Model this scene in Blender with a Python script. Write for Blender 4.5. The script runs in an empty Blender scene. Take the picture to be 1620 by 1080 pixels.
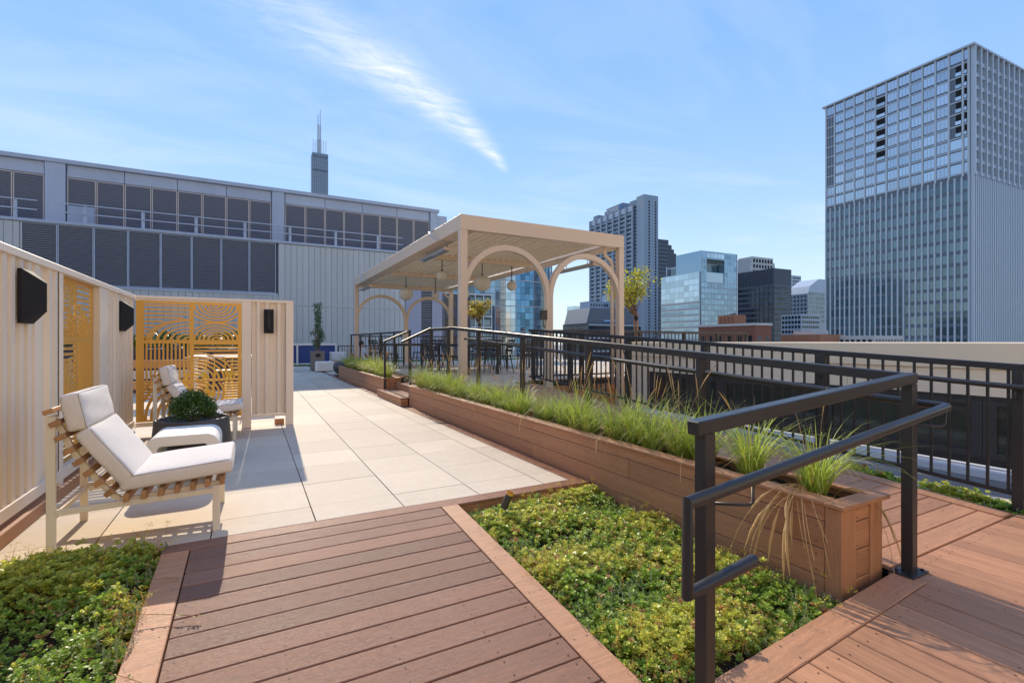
import bpy, bmesh, math, random
import numpy as np
from mathutils import Vector, Matrix

random.seed(7)
R = math.radians
sc = bpy.context.scene
C = sc.collection

# ------------------------------------------------------------------ camera, sky, sun, exposure
cam = bpy.data.cameras.new('camera')
cam.lens = 766 / 1620 * 36
cam.sensor_width = 36
cam.clip_start = 0.05
cam.clip_end = 9000
co = bpy.data.objects.new('camera', cam)
C.objects.link(co)
co.location = (0, 0, 1.23)
co.rotation_euler = (R(90), 0, R(-28.3))
sc.camera = co

SUN_EL, SUN_AZ = R(29.7), R(2.0)          # azimuth from +Y towards +X
SKY = 0.15
SKY_K, SKY_SAT = 2.62, 1.16
w = bpy.data.worlds.new('World')
sc.world = w
w.use_nodes = True
nt = w.node_tree
nt.nodes.clear()
N, L = nt.nodes.new, nt.links.new
out = N('ShaderNodeOutputWorld')
bg = N('ShaderNodeBackground')
bg.inputs['Strength'].default_value = SKY
sky = N('ShaderNodeTexSky')
sky.sky_type = 'NISHITA'
sky.sun_disc = False
sky.sun_elevation = SUN_EL
sky.sun_rotation = SUN_AZ
sky.altitude = 0
sky.air_density = 1.0
sky.dust_density = 0.0
sky.ozone_density = 1.6
# cirrus: a layer one unit up, sampled where each direction meets it
tc = N('ShaderNodeTexCoord')
sep = N('ShaderNodeSeparateXYZ'); L(tc.outputs['Generated'], sep.inputs[0])
def M(op, a, b=None, clamp=False):
    n = N('ShaderNodeMath'); n.operation = op; n.use_clamp = clamp
    for i, v in enumerate((a, b)):
        if v is None: continue
        if isinstance(v, (int, float)): n.inputs[i].default_value = v
        else: L(v, n.inputs[i])
    return n.outputs[0]
zc = M('MAXIMUM', sep.outputs[2], 0.02)
px = M('DIVIDE', sep.outputs[0], zc)
py = M('DIVIDE', sep.outputs[1], zc)
cmb = N('ShaderNodeCombineXYZ'); L(px, cmb.inputs[0]); L(py, cmb.inputs[1])
def noise(vec, scale, detail, rough, dist=0.0, sx=1, sy=1, rot=0):
    mp = N('ShaderNodeMapping'); mp.inputs['Scale'].default_value = (sx, sy, 1); mp.inputs['Rotation'].default_value = (0, 0, rot)
    L(vec, mp.inputs[0])
    n = N('ShaderNodeTexNoise'); n.inputs['Scale'].default_value = scale; n.inputs['Detail'].default_value = detail
    n.inputs['Roughness'].default_value = rough; n.inputs['Distortion'].default_value = dist
    L(mp.outputs[0], n.inputs['Vector'])
    return n.outputs['Fac']
# streak centre line y = 1.6 + .35x + .26x^2 on the cloud layer
x2 = M('MULTIPLY', px, px)
cy = M('ADD', M('ADD', M('MULTIPLY', px, 0.35), M('MULTIPLY', x2, 0.26)), 1.60)
warp = M('MULTIPLY', M('SUBTRACT', noise(cmb.outputs[0], 2.2, 4, 0.6), 0.5), 0.16)
dd = M('ADD', M('SUBTRACT', py, cy), warp)
t01 = M('DIVIDE', M('SUBTRACT', 1.36, px), 1.3, True)            # 1 at the wide end, 0 at the tip
wid = M('ADD', M('MULTIPLY', t01, 0.20), 0.026)
q = M('DIVIDE', dd, wid)
band = M('EXPONENT', M('MULTIPLY', M('MULTIPLY', q, q), -1.0))
endf = M('MULTIPLY', M('MULTIPLY', t01, 9.0, True), M('DIVIDE', M('ADD', px, 0.25), 0.75, True), True)
fib = noise(cmb.outputs[0], 5.0, 8, 0.68, 0.4, 1.0, 2.6, R(38))
fib = M('MULTIPLY', M('SUBTRACT', fib, 0.25), 2.1, True)
streak = M('MULTIPLY', M('MULTIPLY', band, endf), fib, True)
veil = noise(cmb.outputs[0], 0.55, 6, 0.6, 0.6, 1.0, 2.2, R(20))
veil = M('MULTIPLY', M('MULTIPLY', M('SUBTRACT', veil, 0.47), 3.0, True), 0.34)
hz = M('MULTIPLY', M('SUBTRACT', sep.outputs[2], 0.03), 6.0, True)
cl = M('MULTIPLY', M('ADD', M('MULTIPLY', streak, 1.0), veil, True), hz)
# even out the brightness of the clear sky (hue and saturation kept)
shv = N('ShaderNodeSeparateColor'); shv.mode = 'HSV'; L(sky.outputs[0], shv.inputs[0])
chv = N('ShaderNodeCombineColor'); chv.mode = 'HSV'
L(M('ADD', shv.outputs[0], 0.006), chv.inputs[0]); L(M('MULTIPLY', shv.outputs[1], SKY_SAT, True), chv.inputs[1])
L(M('MULTIPLY', M('POWER', shv.outputs[2], 0.14), SKY_K), chv.inputs[2])
gam = N('ShaderNodeMixRGB'); gam.inputs[2].default_value = (2.25, 2.62, 2.85, 1)     # paler air towards the horizon
L(M('MULTIPLY', M('EXPONENT', M('MULTIPLY', M('ABSOLUTE', sep.outputs[2]), -4.5)), 0.85), gam.inputs[0]); L(chv.outputs[0], gam.inputs[1])
mix = N('ShaderNodeMixRGB'); mix.inputs[2].default_value = (2.95, 3.1, 3.25, 1)
L(cl, mix.inputs[0]); L(gam.outputs[0], mix.inputs[1])
L(mix.outputs[0], bg.inputs['Color']); L(bg.outputs[0], out.inputs['Surface'])

sl = bpy.data.lights.new('sun', 'SUN')
sl.energy = 2.15
sl.angle = R(0.5)
sl.color = (1.0, 0.87, 0.69)
so = bpy.data.objects.new('sun', sl)
C.objects.link(so)
sd = Vector((math.sin(SUN_AZ) * math.cos(SUN_EL), math.cos(SUN_AZ) * math.cos(SUN_EL), math.sin(SUN_EL)))
so.rotation_euler = sd.to_track_quat('Z', 'Y').to_euler()
so.location = (0, 20, 30)
vs = sc.view_settings
sc.display_settings.display_device = 'sRGB'
vs.view_transform = 'Standard'; vs.look = 'None'; vs.gamma = 1; vs.use_curve_mapping = False
vs.exposure = 1.20
sc.cycles.max_bounces = 6
sc.cycles.transparent_max_bounces = 6
sc.cycles.caustics_reflective = False
sc.cycles.caustics_refractive = False

# ------------------------------------------------------------------ materials
def mat(name, col, rough=0.6, metal=0.0, var=0.0, nscale=0.0, namp=0.15, stretch=(1, 1, 1), bump=0.0, bscale=None,
        spec=0.5, island=0.0, col2=None, trans=0.0, coat=0.0, emis=None, fine=0.0, aniso=0.0):
    m = bpy.data.materials.new(name); m.use_nodes = True
    t = m.node_tree; b = t.nodes['Principled BSDF']
    n, l = t.nodes.new, t.links.new
    b.inputs['Roughness'].default_value = rough; b.inputs['Metallic'].default_value = metal
    b.inputs['Specular IOR Level'].default_value = spec
    b.inputs['Coat Weight'].default_value = coat
    c = n('ShaderNodeRGB'); c.outputs[0].default_value = (*col, 1); cur = c.outputs[0]
    oi = n('ShaderNodeObjectInfo'); ge = n('ShaderNodeNewGeometry'); tcn = n('ShaderNodeTexCoord')
    def mth(op, a, bb):
        k = n('ShaderNodeMath'); k.operation = op
        for i, v in enumerate((a, bb)):
            if isinstance(v, (int, float)): k.inputs[i].default_value = v
            else: l(v, k.inputs[i])
        return k.outputs[0]
    rnd = mth('FRACT', mth('ADD', oi.outputs['Random'], mth('MULTIPLY', ge.outputs['Random Per Island'], 1.0 if island else 0.0)), 0)
    if col2:
        mx = n('ShaderNodeMixRGB'); mx.inputs[2].default_value = (*col2, 1)
        l(cur, mx.inputs[1]); l(rnd, mx.inputs[0]); cur = mx.outputs[0]
    val = 1.0
    if nscale or bump:
        mp = n('ShaderNodeMapping'); mp.inputs['Scale'].default_value = stretch
        off = n('ShaderNodeCombineXYZ')
        for i, k in enumerate((37.0, 91.0, 53.0)): l(mth('MULTIPLY', oi.outputs['Random'], k), off.inputs[i])
        l(tcn.outputs['Object'], mp.inputs[0]); l(off.outputs[0], mp.inputs['Location'])
        if nscale:
            no = n('ShaderNodeTexNoise'); no.inputs['Scale'].default_value = nscale; no.inputs['Detail'].default_value = 6
            no.inputs['Roughness'].default_value = 0.62
            l(mp.outputs[0], no.inputs['Vector'])
            val = mth('ADD', mth('MULTIPLY', mth('SUBTRACT', no.outputs['Fac'], 0.5), namp * 3), 1.0)
            l(mth('ADD', mth('MULTIPLY', no.outputs['Fac'], 0.2), rough - 0.1), b.inputs['Roughness'])
            if fine:
                nf = n('ShaderNodeTexNoise'); nf.inputs['Scale'].default_value = nscale * 9; nf.inputs['Detail'].default_value = 2
                l(mp.outputs[0], nf.inputs['Vector'])
                val = mth('ADD', val, mth('MULTIPLY', mth('SUBTRACT', nf.outputs['Fac'], 0.5), fine * 3))
        if bump:
            nb = n('ShaderNodeTexNoise'); nb.inputs['Scale'].default_value = bscale or nscale; nb.inputs['Detail'].default_value = 4
            l(mp.outputs[0], nb.inputs['Vector'])
            bp = n('ShaderNodeBump'); bp.inputs['Strength'].default_value = bump; bp.inputs['Distance'].default_value = 0.01
            l(nb.outputs['Fac'], bp.inputs['Height']); l(bp.outputs[0], b.inputs['Normal'])
    if var or nscale:
        if var:
            val = mth('MULTIPLY', val, mth('ADD', mth('MULTIPLY', mth('SUBTRACT', rnd, 0.5), 2 * var), 1.0))
        hs = n('ShaderNodeHueSaturation'); l(cur, hs.inputs['Color']); l(val, hs.inputs['Value']); cur = hs.outputs[0]
    l(cur, b.inputs['Base Color'])
    if trans:
        tr = n('ShaderNodeBsdfTranslucent'); l(cur, tr.inputs['Color'])
        ms = n('ShaderNodeMixShader'); ms.inputs[0].default_value = trans
        l(b.outputs[0], ms.inputs[1]); l(tr.outputs[0], ms.inputs[2])
        l(ms.outputs[0], t.nodes['Material Output'].inputs['Surface'])
    if aniso:                            # fine embossed grain runs along local X, so the gloss spreads across it
        vt = n('ShaderNodeVectorTransform'); vt.vector_type = 'VECTOR'; vt.convert_from = 'OBJECT'; vt.convert_to = 'WORLD'
        vt.inputs[0].default_value = (0, 1, 0)
        b.inputs['Anisotropic'].default_value = aniso; l(vt.outputs[0], b.inputs['Tangent'])
    if emis:
        b.inputs['Emission Color'].default_value = (*emis[0], 1); b.inputs['Emission Strength'].default_value = emis[1]
    return m

PAVE = mat('porcelain paver', (0.66, 0.545, 0.405), 0.78, spec=0.3, var=0.075, nscale=1.6, namp=0.12, bump=0.06, bscale=60, fine=0.05)
PAVEB = mat('paver pedestal shadow gap', (0.05, 0.045, 0.04), 0.9)
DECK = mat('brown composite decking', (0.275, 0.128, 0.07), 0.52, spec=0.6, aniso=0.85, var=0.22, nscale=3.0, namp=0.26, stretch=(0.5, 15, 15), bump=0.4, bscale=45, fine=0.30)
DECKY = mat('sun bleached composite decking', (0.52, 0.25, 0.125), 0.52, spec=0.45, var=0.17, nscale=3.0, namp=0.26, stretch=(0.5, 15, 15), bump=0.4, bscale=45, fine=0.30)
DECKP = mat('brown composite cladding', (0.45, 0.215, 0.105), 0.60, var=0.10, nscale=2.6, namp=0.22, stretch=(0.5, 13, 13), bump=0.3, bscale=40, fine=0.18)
DARK = mat('dark void', (0.012, 0.011, 0.010), 0.9)
SOIL = mat('potting soil', (0.055, 0.036, 0.024), 0.95, nscale=30, namp=0.4, bump=0.8, bscale=40)
BLACK = mat('black powder coat', (0.03, 0.029, 0.029), 0.38, nscale=4, namp=0.1, bump=0.03, bscale=400)
BLACKM = mat('black matt metal', (0.022, 0.021, 0.022), 0.75, spec=0.25)
SCREW = mat('screw head', (0.03, 0.02, 0.015), 0.6)
CREAM = mat('cream painted metal', (0.86, 0.73, 0.58), 0.5, nscale=1.8, namp=0.05, stretch=(1.5, 1.5, .4), fine=0.015)
CREAMD = mat('cream painted frame', (0.88, 0.75, 0.6), 0.5, nscale=1.5, namp=0.03)
PERG = mat('beige powder coat', (0.7, 0.555, 0.415), 0.45, nscale=1.2, namp=0.03)
LOUV = mat('louvre blade enamel', (0.92, 0.8, 0.62), 0.4)
GOLD = mat('gold anodised sheet', (0.78, 0.43, 0.09), 0.5, metal=0.45, nscale=2, namp=0.06)
LINEN = mat('oatmeal linen', (0.88, 0.80, 0.70), 0.9, nscale=9, namp=0.05, bump=0.5, bscale=240, spec=0.15, fine=0.04)
PIPING = mat('linen piping', (0.55, 0.48, 0.40), 0.9)
TEAK = mat('oiled teak', (0.46, 0.235, 0.095), 0.55, var=0.15, nscale=6, namp=0.2, stretch=(8, 0.8, 8))
IVORY = mat('ivory chair frame', (0.85, 0.75, 0.58), 0.45)
CONC = mat('white cast concrete', (0.82, 0.78, 0.7), 0.7, nscale=6, namp=0.05, bump=0.08, bscale=90)
POT = mat('dark bronze pot', (0.075, 0.06, 0.05), 0.45, nscale=5, namp=0.2)
STEEL = mat('galvanised steel', (0.45, 0.46, 0.47), 0.3, metal=0.8)
CHROME = mat('polished reflector', (0.7, 0.7, 0.7), 0.15, metal=1.0)
OPAL = mat('opal globe', (0.78, 0.74, 0.66), 0.35, trans=0.35)
SEDG = mat('sedum leaf green', (0.31, 0.45, 0.06), 0.42, col2=(0.40, 0.54, 0.09), island=1, var=0.32, trans=0.40)
SEDL = mat('sedum leaf yellow green', (0.55, 0.62, 0.09), 0.35, col2=(0.70, 0.68, 0.16), island=1, var=0.28, trans=0.5)
SEDS = mat('sedum grey green spike', (0.32, 0.38, 0.2), 0.6, island=1, var=0.3, trans=0.15)
SEDR = mat('sedum russet', (0.58, 0.3, 0.12), 0.6, island=1, var=0.3, trans=0.2)
SEDY = mat('sedum yellow flower', (0.78, 0.62, 0.06), 0.6, island=1, var=0.25, trans=0.2)
BLADE = mat('grass blade green', (0.36, 0.5, 0.055), 0.45, col2=(0.50, 0.58, 0.10), island=1, var=0.25, trans=0.4)
DRY = mat('dry grass stalk', (0.62, 0.42, 0.18), 0.7, island=1, var=0.2, trans=0.25)
BOXL = mat('boxwood leaf', (0.06, 0.14, 0.022), 0.4, col2=(0.10, 0.17, 0.03), island=1, var=0.3, trans=0.2)
LIME = mat('lime green leaf', (0.36, 0.46, 0.035), 0.5, col2=(0.52, 0.54, 0.07), island=1, var=0.3, trans=0.4)
YELL = mat('yellow turning leaf', (0.56, 0.46, 0.09), 0.5, col2=(0.60, 0.44, 0.10), island=1, var=0.3, trans=0.35)
AUTR = mat('russet leaf', (0.25, 0.09, 0.03), 0.5, island=1, var=0.3, trans=0.3)
LEAFD = mat('dark narrow tree leaf', (0.08, 0.15, 0.055), 0.5, col2=(0.13, 0.20, 0.08), island=1, var=0.3, trans=0.2)
BARK = mat('grey brown bark', (0.20, 0.13, 0.08), 0.85, nscale=12, namp=0.3)
TURF = mat('artificial turf', (0.045, 0.115, 0.02), 0.9, nscale=40, namp=0.3)
SIDING = mat('steel blue siding', (0.45, 0.52, 0.54), 0.5, island=1, var=0.05, nscale=0.8, namp=0.08, stretch=(1.5, 1, .15), fine=0.02)
PANELB = mat('slate blue panel', (0.38, 0.475, 0.6), 0.5, var=0.05, nscale=0.9, namp=0.10, stretch=(1.2, 1, .25), fine=0.02)
LOUVB = mat('slate louvre slat', (0.22, 0.27, 0.36), 0.5)
LFRAME = mat('pale louvre frame', (0.52, 0.49, 0.46), 0.5)
NAVY = mat('navy panel', (0.02, 0.055, 0.22), 0.5)
WHITE = mat('white paint', (0.72, 0.72, 0.72), 0.5)
YELLOW = mat('yellow enamel', (0.75, 0.48, 0.02), 0.4)
STUCCO = mat('tan stucco', (0.92, 0.74, 0.52), 0.85, nscale=0.8, namp=0.06, bump=0.15, bscale=140)
COPING = mat('tan metal coping', (0.93, 0.74, 0.5), 0.5, nscale=0.6, namp=0.04)
LEDGE = mat('rust stained ledge', (0.8, 0.62, 0.42), 0.8, nscale=1.6, namp=0.34, stretch=(5, 0.35, 1))
BRONZE = mat('dark bronze frame', (0.055, 0.048, 0.042), 0.45)
GLASSD = mat('dark window glass', (0.05, 0.052, 0.04), 0.06, nscale=0.7, namp=0.3, spec=0.8)
ASPH = mat('roof membrane', (0.22, 0.20, 0.18), 0.9, nscale=1.0, namp=0.2)
CITY = mat('city ground', (0.24, 0.22, 0.19), 0.9, nscale=0.02, namp=0.4)
SKIN = mat('skin', (0.50, 0.30, 0.21), 0.6)
SHIRT = mat('pale blue shirt', (0.60, 0.66, 0.76), 0.8)
TROUS = mat('dark trousers', (0.03, 0.03, 0.045), 0.8)
HAIR = mat('dark brown hair', (0.025, 0.015, 0.01), 0.6)
# skyline
GREYC = mat('grey aluminium pier', (0.5, 0.545, 0.585), 0.45, nscale=0.05, namp=0.05)
PIERL = mat('pale aluminium pier', (0.52, 0.56, 0.59), 0.45, nscale=0.05, namp=0.05)
GLT = mat('pale sky reflecting glass', (0.46, 0.54, 0.62), 0.06, metal=0.8, var=0.14, island=1, bump=0.04, bscale=0.6)
GREYD = mat('dark slab edge', (0.14, 0.165, 0.2), 0.5)
GLA = mat('blue reflective glass', (0.26, 0.36, 0.46), 0.05, metal=0.75, var=0.22, island=1, bump=0.06, bscale=0.8)
GLB = mat('grey green glass', (0.145, 0.20, 0.23), 0.08, metal=0.6, var=0.22, island=1)
GLC = mat('deep blue glass', (0.10, 0.22, 0.36), 0.04, metal=0.8, var=0.45, island=1, bump=0.10, bscale=0.25)
GLP = mat('pale glass', (0.50, 0.60, 0.68), 0.08, metal=0.7, var=0.2, island=1, bump=0.05, bscale=0.5)
GLK = mat('black glass', (0.035, 0.045, 0.06), 0.08, metal=0.3, var=0.5, island=1)
GRAN = mat('grey granite', (0.215, 0.26, 0.32), 0.7, nscale=0.06, namp=0.08)
GRANL = mat('light grey granite', (0.31, 0.37, 0.43), 0.7, nscale=0.06, namp=0.08)
DSTONE = mat('dark steel cladding', (0.07, 0.08, 0.1), 0.55, nscale=0.1, namp=0.1)
BRICK = mat('red brick', (0.23, 0.095, 0.06), 0.85, nscale=1.5, namp=0.15)
BRICKO = mat('orange brick', (0.36, 0.16, 0.085), 0.85, nscale=1.5, namp=0.15)
PALE = mat('pale concrete', (0.50, 0.49, 0.46), 0.8, nscale=0.2, namp=0.1)
LOGOB = mat('blue sign face', (0.05, 0.22, 0.48), 0.4)
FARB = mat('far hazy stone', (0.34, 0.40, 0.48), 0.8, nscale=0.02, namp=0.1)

# ------------------------------------------------------------------ object helpers
def wloc(o):
    v = Vector((0, 0, 0))
    while o is not None:
        v += o.location; o = o.parent
    return v

def tag(o, label=None, cat=None, group=None, kind=None):
    if label: o['label'] = label
    if cat: o['category'] = cat
    if group: o['group'] = group
    if kind: o['kind'] = kind
    return o

def thing(name, label, cat, loc=(0, 0, 0), group=None, rz=0.0):
    o = bpy.data.objects.new(name, None); C.objects.link(o)
    o.empty_display_size = 0.1
    o.location = loc; o.rotation_euler = (0, 0, rz)
    return tag(o, label, cat, group)

def inst(name, mesh, parent=None, loc=(0, 0, 0), rot=None, world=False):
    o = bpy.data.objects.new(name, mesh); C.objects.link(o)
    o.location = loc
    if parent is not None:
        o.parent = parent
        if world: o.location = Vector(loc) - wloc(parent)
    if rot is not None: o.rotation_euler = rot
    return o

def copy_tree(o, parent=None):
    c = o.copy(); C.objects.link(c)
    if parent is not None: c.parent = parent
    for ch in list(o.children): copy_tree(ch, c)
    return c

class MB:
    def __init__(s): s.v = []; s.f = []; s.mi = []; s.cur = 0
    def add(s, vs, fs):
        b = len(s.v); s.v += [tuple(p) for p in vs]
        for f in fs: s.f.append(tuple(b + i for i in f)); s.mi.append(s.cur)
        return s
    def quad(s, a, b, c, d): return s.add([a, b, c, d], [(0, 1, 2, 3)])
    def obox(s, c, h, ax=None, b=0.0):
        ax = ax or ((1, 0, 0), (0, 1, 0), (0, 0, 1))
        ax = [Vector(a) for a in ax]; c = Vector(c)
        def P(x, y, z): return tuple(c + ax[0] * x + ax[1] * y + ax[2] * z)
        hx, hy, hz = h
        if b <= 0:
            vs = [P(x * hx, y * hy, z * hz) for x in (-1, 1) for y in (-1, 1) for z in (-1, 1)]
            return s.add(vs, [(0, 1, 3, 2), (4, 6, 7, 5), (0, 4, 5, 1), (2, 3, 7, 6), (0, 2, 6, 4), (1, 5, 7, 3)])
        b = min(b, hx * .9, hy * .9, hz * .9)
        vs = []; idx = {}
        for x in (-1, 1):
            for y in (-1, 1):
                for z in (-1, 1):
                    for k in range(3):
                        d = [hx - b, hy - b, hz - b]; d[k] = (hx, hy, hz)[k]
                        idx[(x, y, z, k)] = len(vs); vs.append(P(x * d[0], y * d[1], z * d[2]))
        I = lambda x, y, z, k: idx[(x, y, z, k)]
        fs = []
        for k in range(3):
            o1, o2 = [(1, 2), (2, 0), (0, 1)][k]
            for sg in (-1, 1):
                f = []
                for (a, bb) in ((-1, -1), (1, -1), (1, 1), (-1, 1)):
                    q = [0, 0, 0]; q[k] = sg; q[o1] = a; q[o2] = bb; f.append(I(*q, k))
                fs.append(tuple(f if sg > 0 else f[::-1]))
        for k in range(3):
            o1, o2 = [(1, 2), (2, 0), (0, 1)][k]
            for a in (-1, 1):
                for bb in (-1, 1):
                    q0 = [0, 0, 0]; q1 = [0, 0, 0]
                    q0[k] = -1; q1[k] = 1
                    for qq in (q0, q1): qq[o1] = a; qq[o2] = bb
                    f = (I(*q0, o1), I(*q1, o1), I(*q1, o2), I(*q0, o2))
                    fs.append(f if a * bb < 0 else f[::-1])
        for x in (-1, 1):
            for y in (-1, 1):
                for z in (-1, 1):
                    f = (I(x, y, z, 0), I(x, y, z, 1), I(x, y, z, 2))
                    fs.append(f if x * y * z > 0 else f[::-1])
        return s.add(vs, fs)
    def box(s, x0, x1, y0, y1, z0, z1, b=0.0):
        return s.obox(((x0 + x1) / 2, (y0 + y1) / 2, (z0 + z1) / 2), (abs(x1 - x0) / 2, abs(y1 - y0) / 2, abs(z1 - z0) / 2), None, b)
    def bar(s, p0, p1, w, h, up=(0, 0, 1), b=0.0):
        p0, p1 = Vector(p0), Vector(p1); d = (p1 - p0); n = d.normalized()
        u = Vector(up); sd_ = n.cross(u).normalized(); u2 = sd_.cross(n).normalized()
        return s.obox((p0 + p1) / 2, (d.length / 2, w / 2, h / 2), (n, sd_, u2), b)
    def tube(s, pts, r, n=8, cap=True):
        pts = [Vector(p) for p in pts]; rs = r if isinstance(r, (list, tuple)) else [r] * len(pts)
        vs = []; fs = []; prev = None
        for i, p in enumerate(pts):
            d = (pts[min(i + 1, len(pts) - 1)] - pts[max(i - 1, 0)]).normalized()
            if prev is None:
                a = Vector((0, 0, 1)) if abs(d.z) < 0.9 else Vector((1, 0, 0))
                u = d.cross(a).normalized()
            else:
                u = (prev - d * prev.dot(d)).normalized()
            prev = u; v = d.cross(u)
            for k in range(n):
                t = 2 * math.pi * k / n
                vs.append(tuple(p + (u * math.cos(t) + v * math.sin(t)) * rs[i]))
        for i in range(len(pts) - 1):
            for k in range(n):
                a = i * n + k; b_ = i * n + (k + 1) % n
                fs.append((a, b_, b_ + n, a + n))
        if cap:
            fs.append(tuple(range(n))[::-1]); fs.append(tuple((len(pts) - 1) * n + k for k in range(n)))
        return s.add(vs, fs)
    def lathe(s, prof, n=24, c=(0, 0, 0)):
        vs = []; fs = []
        for r, z in prof:
            for k in range(n):
                t = 2 * math.pi * k / n
                vs.append((c[0] + r * math.cos(t), c[1] + r * math.sin(t), c[2] + z))
        for i in range(len(prof) - 1):
            for k in range(n):
                a = i * n + k; b_ = i * n + (k + 1) % n
                fs.append((a, b_, b_ + n, a + n))
        return s.add(vs, fs)
    def prism(s, poly, f0, f1):
        n = len(poly)
        vs = [f0(*p) for p in poly] + [f1(*p) for p in poly]
        fs = [tuple(range(n))[::-1], tuple(range(n, 2 * n))] + [(i, (i + 1) % n, n + (i + 1) % n, n + i) for i in range(n)]
        return s.add(vs, fs)
    def mesh(s, name, mats, smooth=False, off=(0, 0, 0)):
        me = bpy.data.meshes.new(name)
        ox, oy, oz = off
        me.from_pydata([(x - ox, y - oy, z - oz) for x, y, z in s.v], [], s.f)
        for m in (mats if isinstance(mats, (list, tuple)) else [mats]): me.materials.append(m)
        if any(s.mi): me.polygons.foreach_set('material_index', s.mi)
        if smooth: me.polygons.foreach_set('use_smooth', [True] * len(s.f))
        me.update()
        return me
    def build(s, name, mats, parent=None, world=True, smooth=False, kind=None):
        off = wloc(parent) if (parent is not None and world) else (0, 0, 0)
        o = bpy.data.objects.new(name, s.mesh(name, mats, smooth, off)); C.objects.link(o)
        if parent is not None: o.parent = parent
        if kind: o['kind'] = kind
        return o

def fixn(me):
    bm = bmesh.new(); bm.from_mesh(me); bmesh.ops.recalc_face_normals(bm, faces=bm.faces); bm.to_mesh(me); bm.free()

def npmesh(name, V, F, mats, mi=None):
    me = bpy.data.meshes.new(name)
    me.vertices.add(len(V)); me.vertices.foreach_set('co', np.asarray(V, np.float32).ravel())
    F = np.asarray(F, np.int32); k = F.shape[1]
    me.loops.add(F.size); me.loops.foreach_set('vertex_index', F.ravel())
    me.polygons.add(len(F)); me.polygons.foreach_set('loop_start', np.arange(0, F.size, k, dtype=np.int32))
    me.polygons.foreach_set('loop_total', np.full(len(F), k, np.int32))
    for m in mats: me.materials.append(m)
    if mi is not None: me.polygons.foreach_set('material_index', np.asarray(mi, np.int32))
    me.update(calc_edges=True)
    return me

PI = math.pi
# ------------------------------------------------------------------ ground of the city, sky line far below
MB().quad((-4000, -4000, -60), (6000, -4000, -60), (6000, 7000, -60), (-4000, 7000, -60)).build('city_ground', CITY, kind='structure')
# roof slab that carries the terrace
MB().box(-12, 4.9, -3, 19.5, -.6, -.32).build('roof_slab', ASPH, kind='structure')
MB().box(-14, 14, 19.52, 29.99, -.6, -.02).build('rear_roof_slab', ASPH, kind='structure')

# ------------------------------------------------------------------ terrace paving
pav = thing('terrace_paving', None, None, (0, 3.55, 0)); pav['kind'] = 'structure'
MB().box(-9, 2.64, 3.56, 31, -.3, -.022).build('paving_base', PAVEB, pav)
XE = [-1.455, -.84, -.225, .39, 1.005, 1.62, 2.235, 2.490]
YE = [3.560, 3.885] + [3.885 + .628 * k for k in range(1, 38)]
def paver_mesh(wx, wy):
    m = MB(); m.box(-wx / 2 + .0035, wx / 2 - .0035, -wy / 2 + .0015, wy / 2 - .0015, -.02, 0, .0015)
    return m.mesh('paver', PAVE)
pm = {}
for i in range(len(XE) - 1):
    for j in range(len(YE) - 1):
        wx, wy = XE[i + 1] - XE[i], YE[j + 1] - YE[j]
        key = (round(wx, 3), round(wy, 3))
        if key not in pm: pm[key] = paver_mesh(*key)
        o = inst('paver', pm[key], pav, ((XE[i] + XE[i + 1]) / 2, (YE[j] + YE[j + 1]) / 2, random.uniform(-.0008, .0008)), world=True)
rest = MB()
for i in range(7):
    for j in range(7):
        x0, y0 = XE[i], YE[-1] + .628 * j
        if y0 < 31: rest.box(x0 + .0035, XE[i + 1] - .0035, y0 + .0015, y0 + .6265, -.02, 0)
for i in range(11):
    for j in range(44):
        x0, y0 = -1.455 - .615 * (i + 1), 3.885 + .628 * (j - 1)
        rest.box(x0 + .0035, x0 + .6115, y0 + .0015, y0 + .6265, -.02, 0)
for j in range(20):                      # the wider court beyond the planter
    for i in range(16):
        x0, y0 = 2.63 + .615 * i, 18.95 + .628 * j
        rest.box(x0 + .0035, x0 + .6115, y0 + .0015, y0 + .6265, -.02, 0)
rest.build('far_pavers', PAVE, pav, kind='stuff')
# strip of deck board between pavers and planter
st = MB(); st.box(2.497, 2.640, 3.42, 9.05, -.022, .001, .002); st.box(2.497, 2.640, 11.03, 18.9, -.022, .001, .002)
st.build('edge_board', DECK, pav)

# ------------------------------------------------------------------ deck ramps
def board_mesh(Ln, wd=.1385, th=.024, mt=None):
    m = MB(); m.box(-Ln / 2, Ln / 2, -wd / 2, wd / 2, -th, 0, .0035)
    return m.mesh('deck_board', mt or DECK)
SCREWS = None
def screw_at(m, p, nrm=(0, 0, 1), r=.0042):
    p = Vector(p); n = Vector(nrm).normalized()
    a = n.cross(Vector((0, 1, 0.01))).normalized(); b = n.cross(a)
    m.add([tuple(p + n * .0006 + (a * math.cos(t) + b * math.sin(t)) * r) for t in [k * PI / 3 for k in range(6)]], [tuple(range(6))])
S1 = .067
zL = lambda y: S1 * (y - 3.42)
lr = thing('entrance_ramp', None, None, (.46, 3.42, 0)); lr['kind'] = 'structure'
LB = board_mesh(1.556)
scr = MB(); a1 = math.atan(S1)
for k in range(30):
    y = 3.347 - .1445 * k
    inst('deck_board', LB, lr, (.462, y, zL(y) + random.uniform(-.0007, .0007)), (a1, 0, random.uniform(-.0006, .0006)), world=True)
    for x in (-.28, .13, .55, .93, 1.20):
        for dy in (-.042, .042):
            xx = x + random.uniform(-.006, .006); screw_at(scr, (xx, y + dy, zL(y + dy) + .001))
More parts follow.
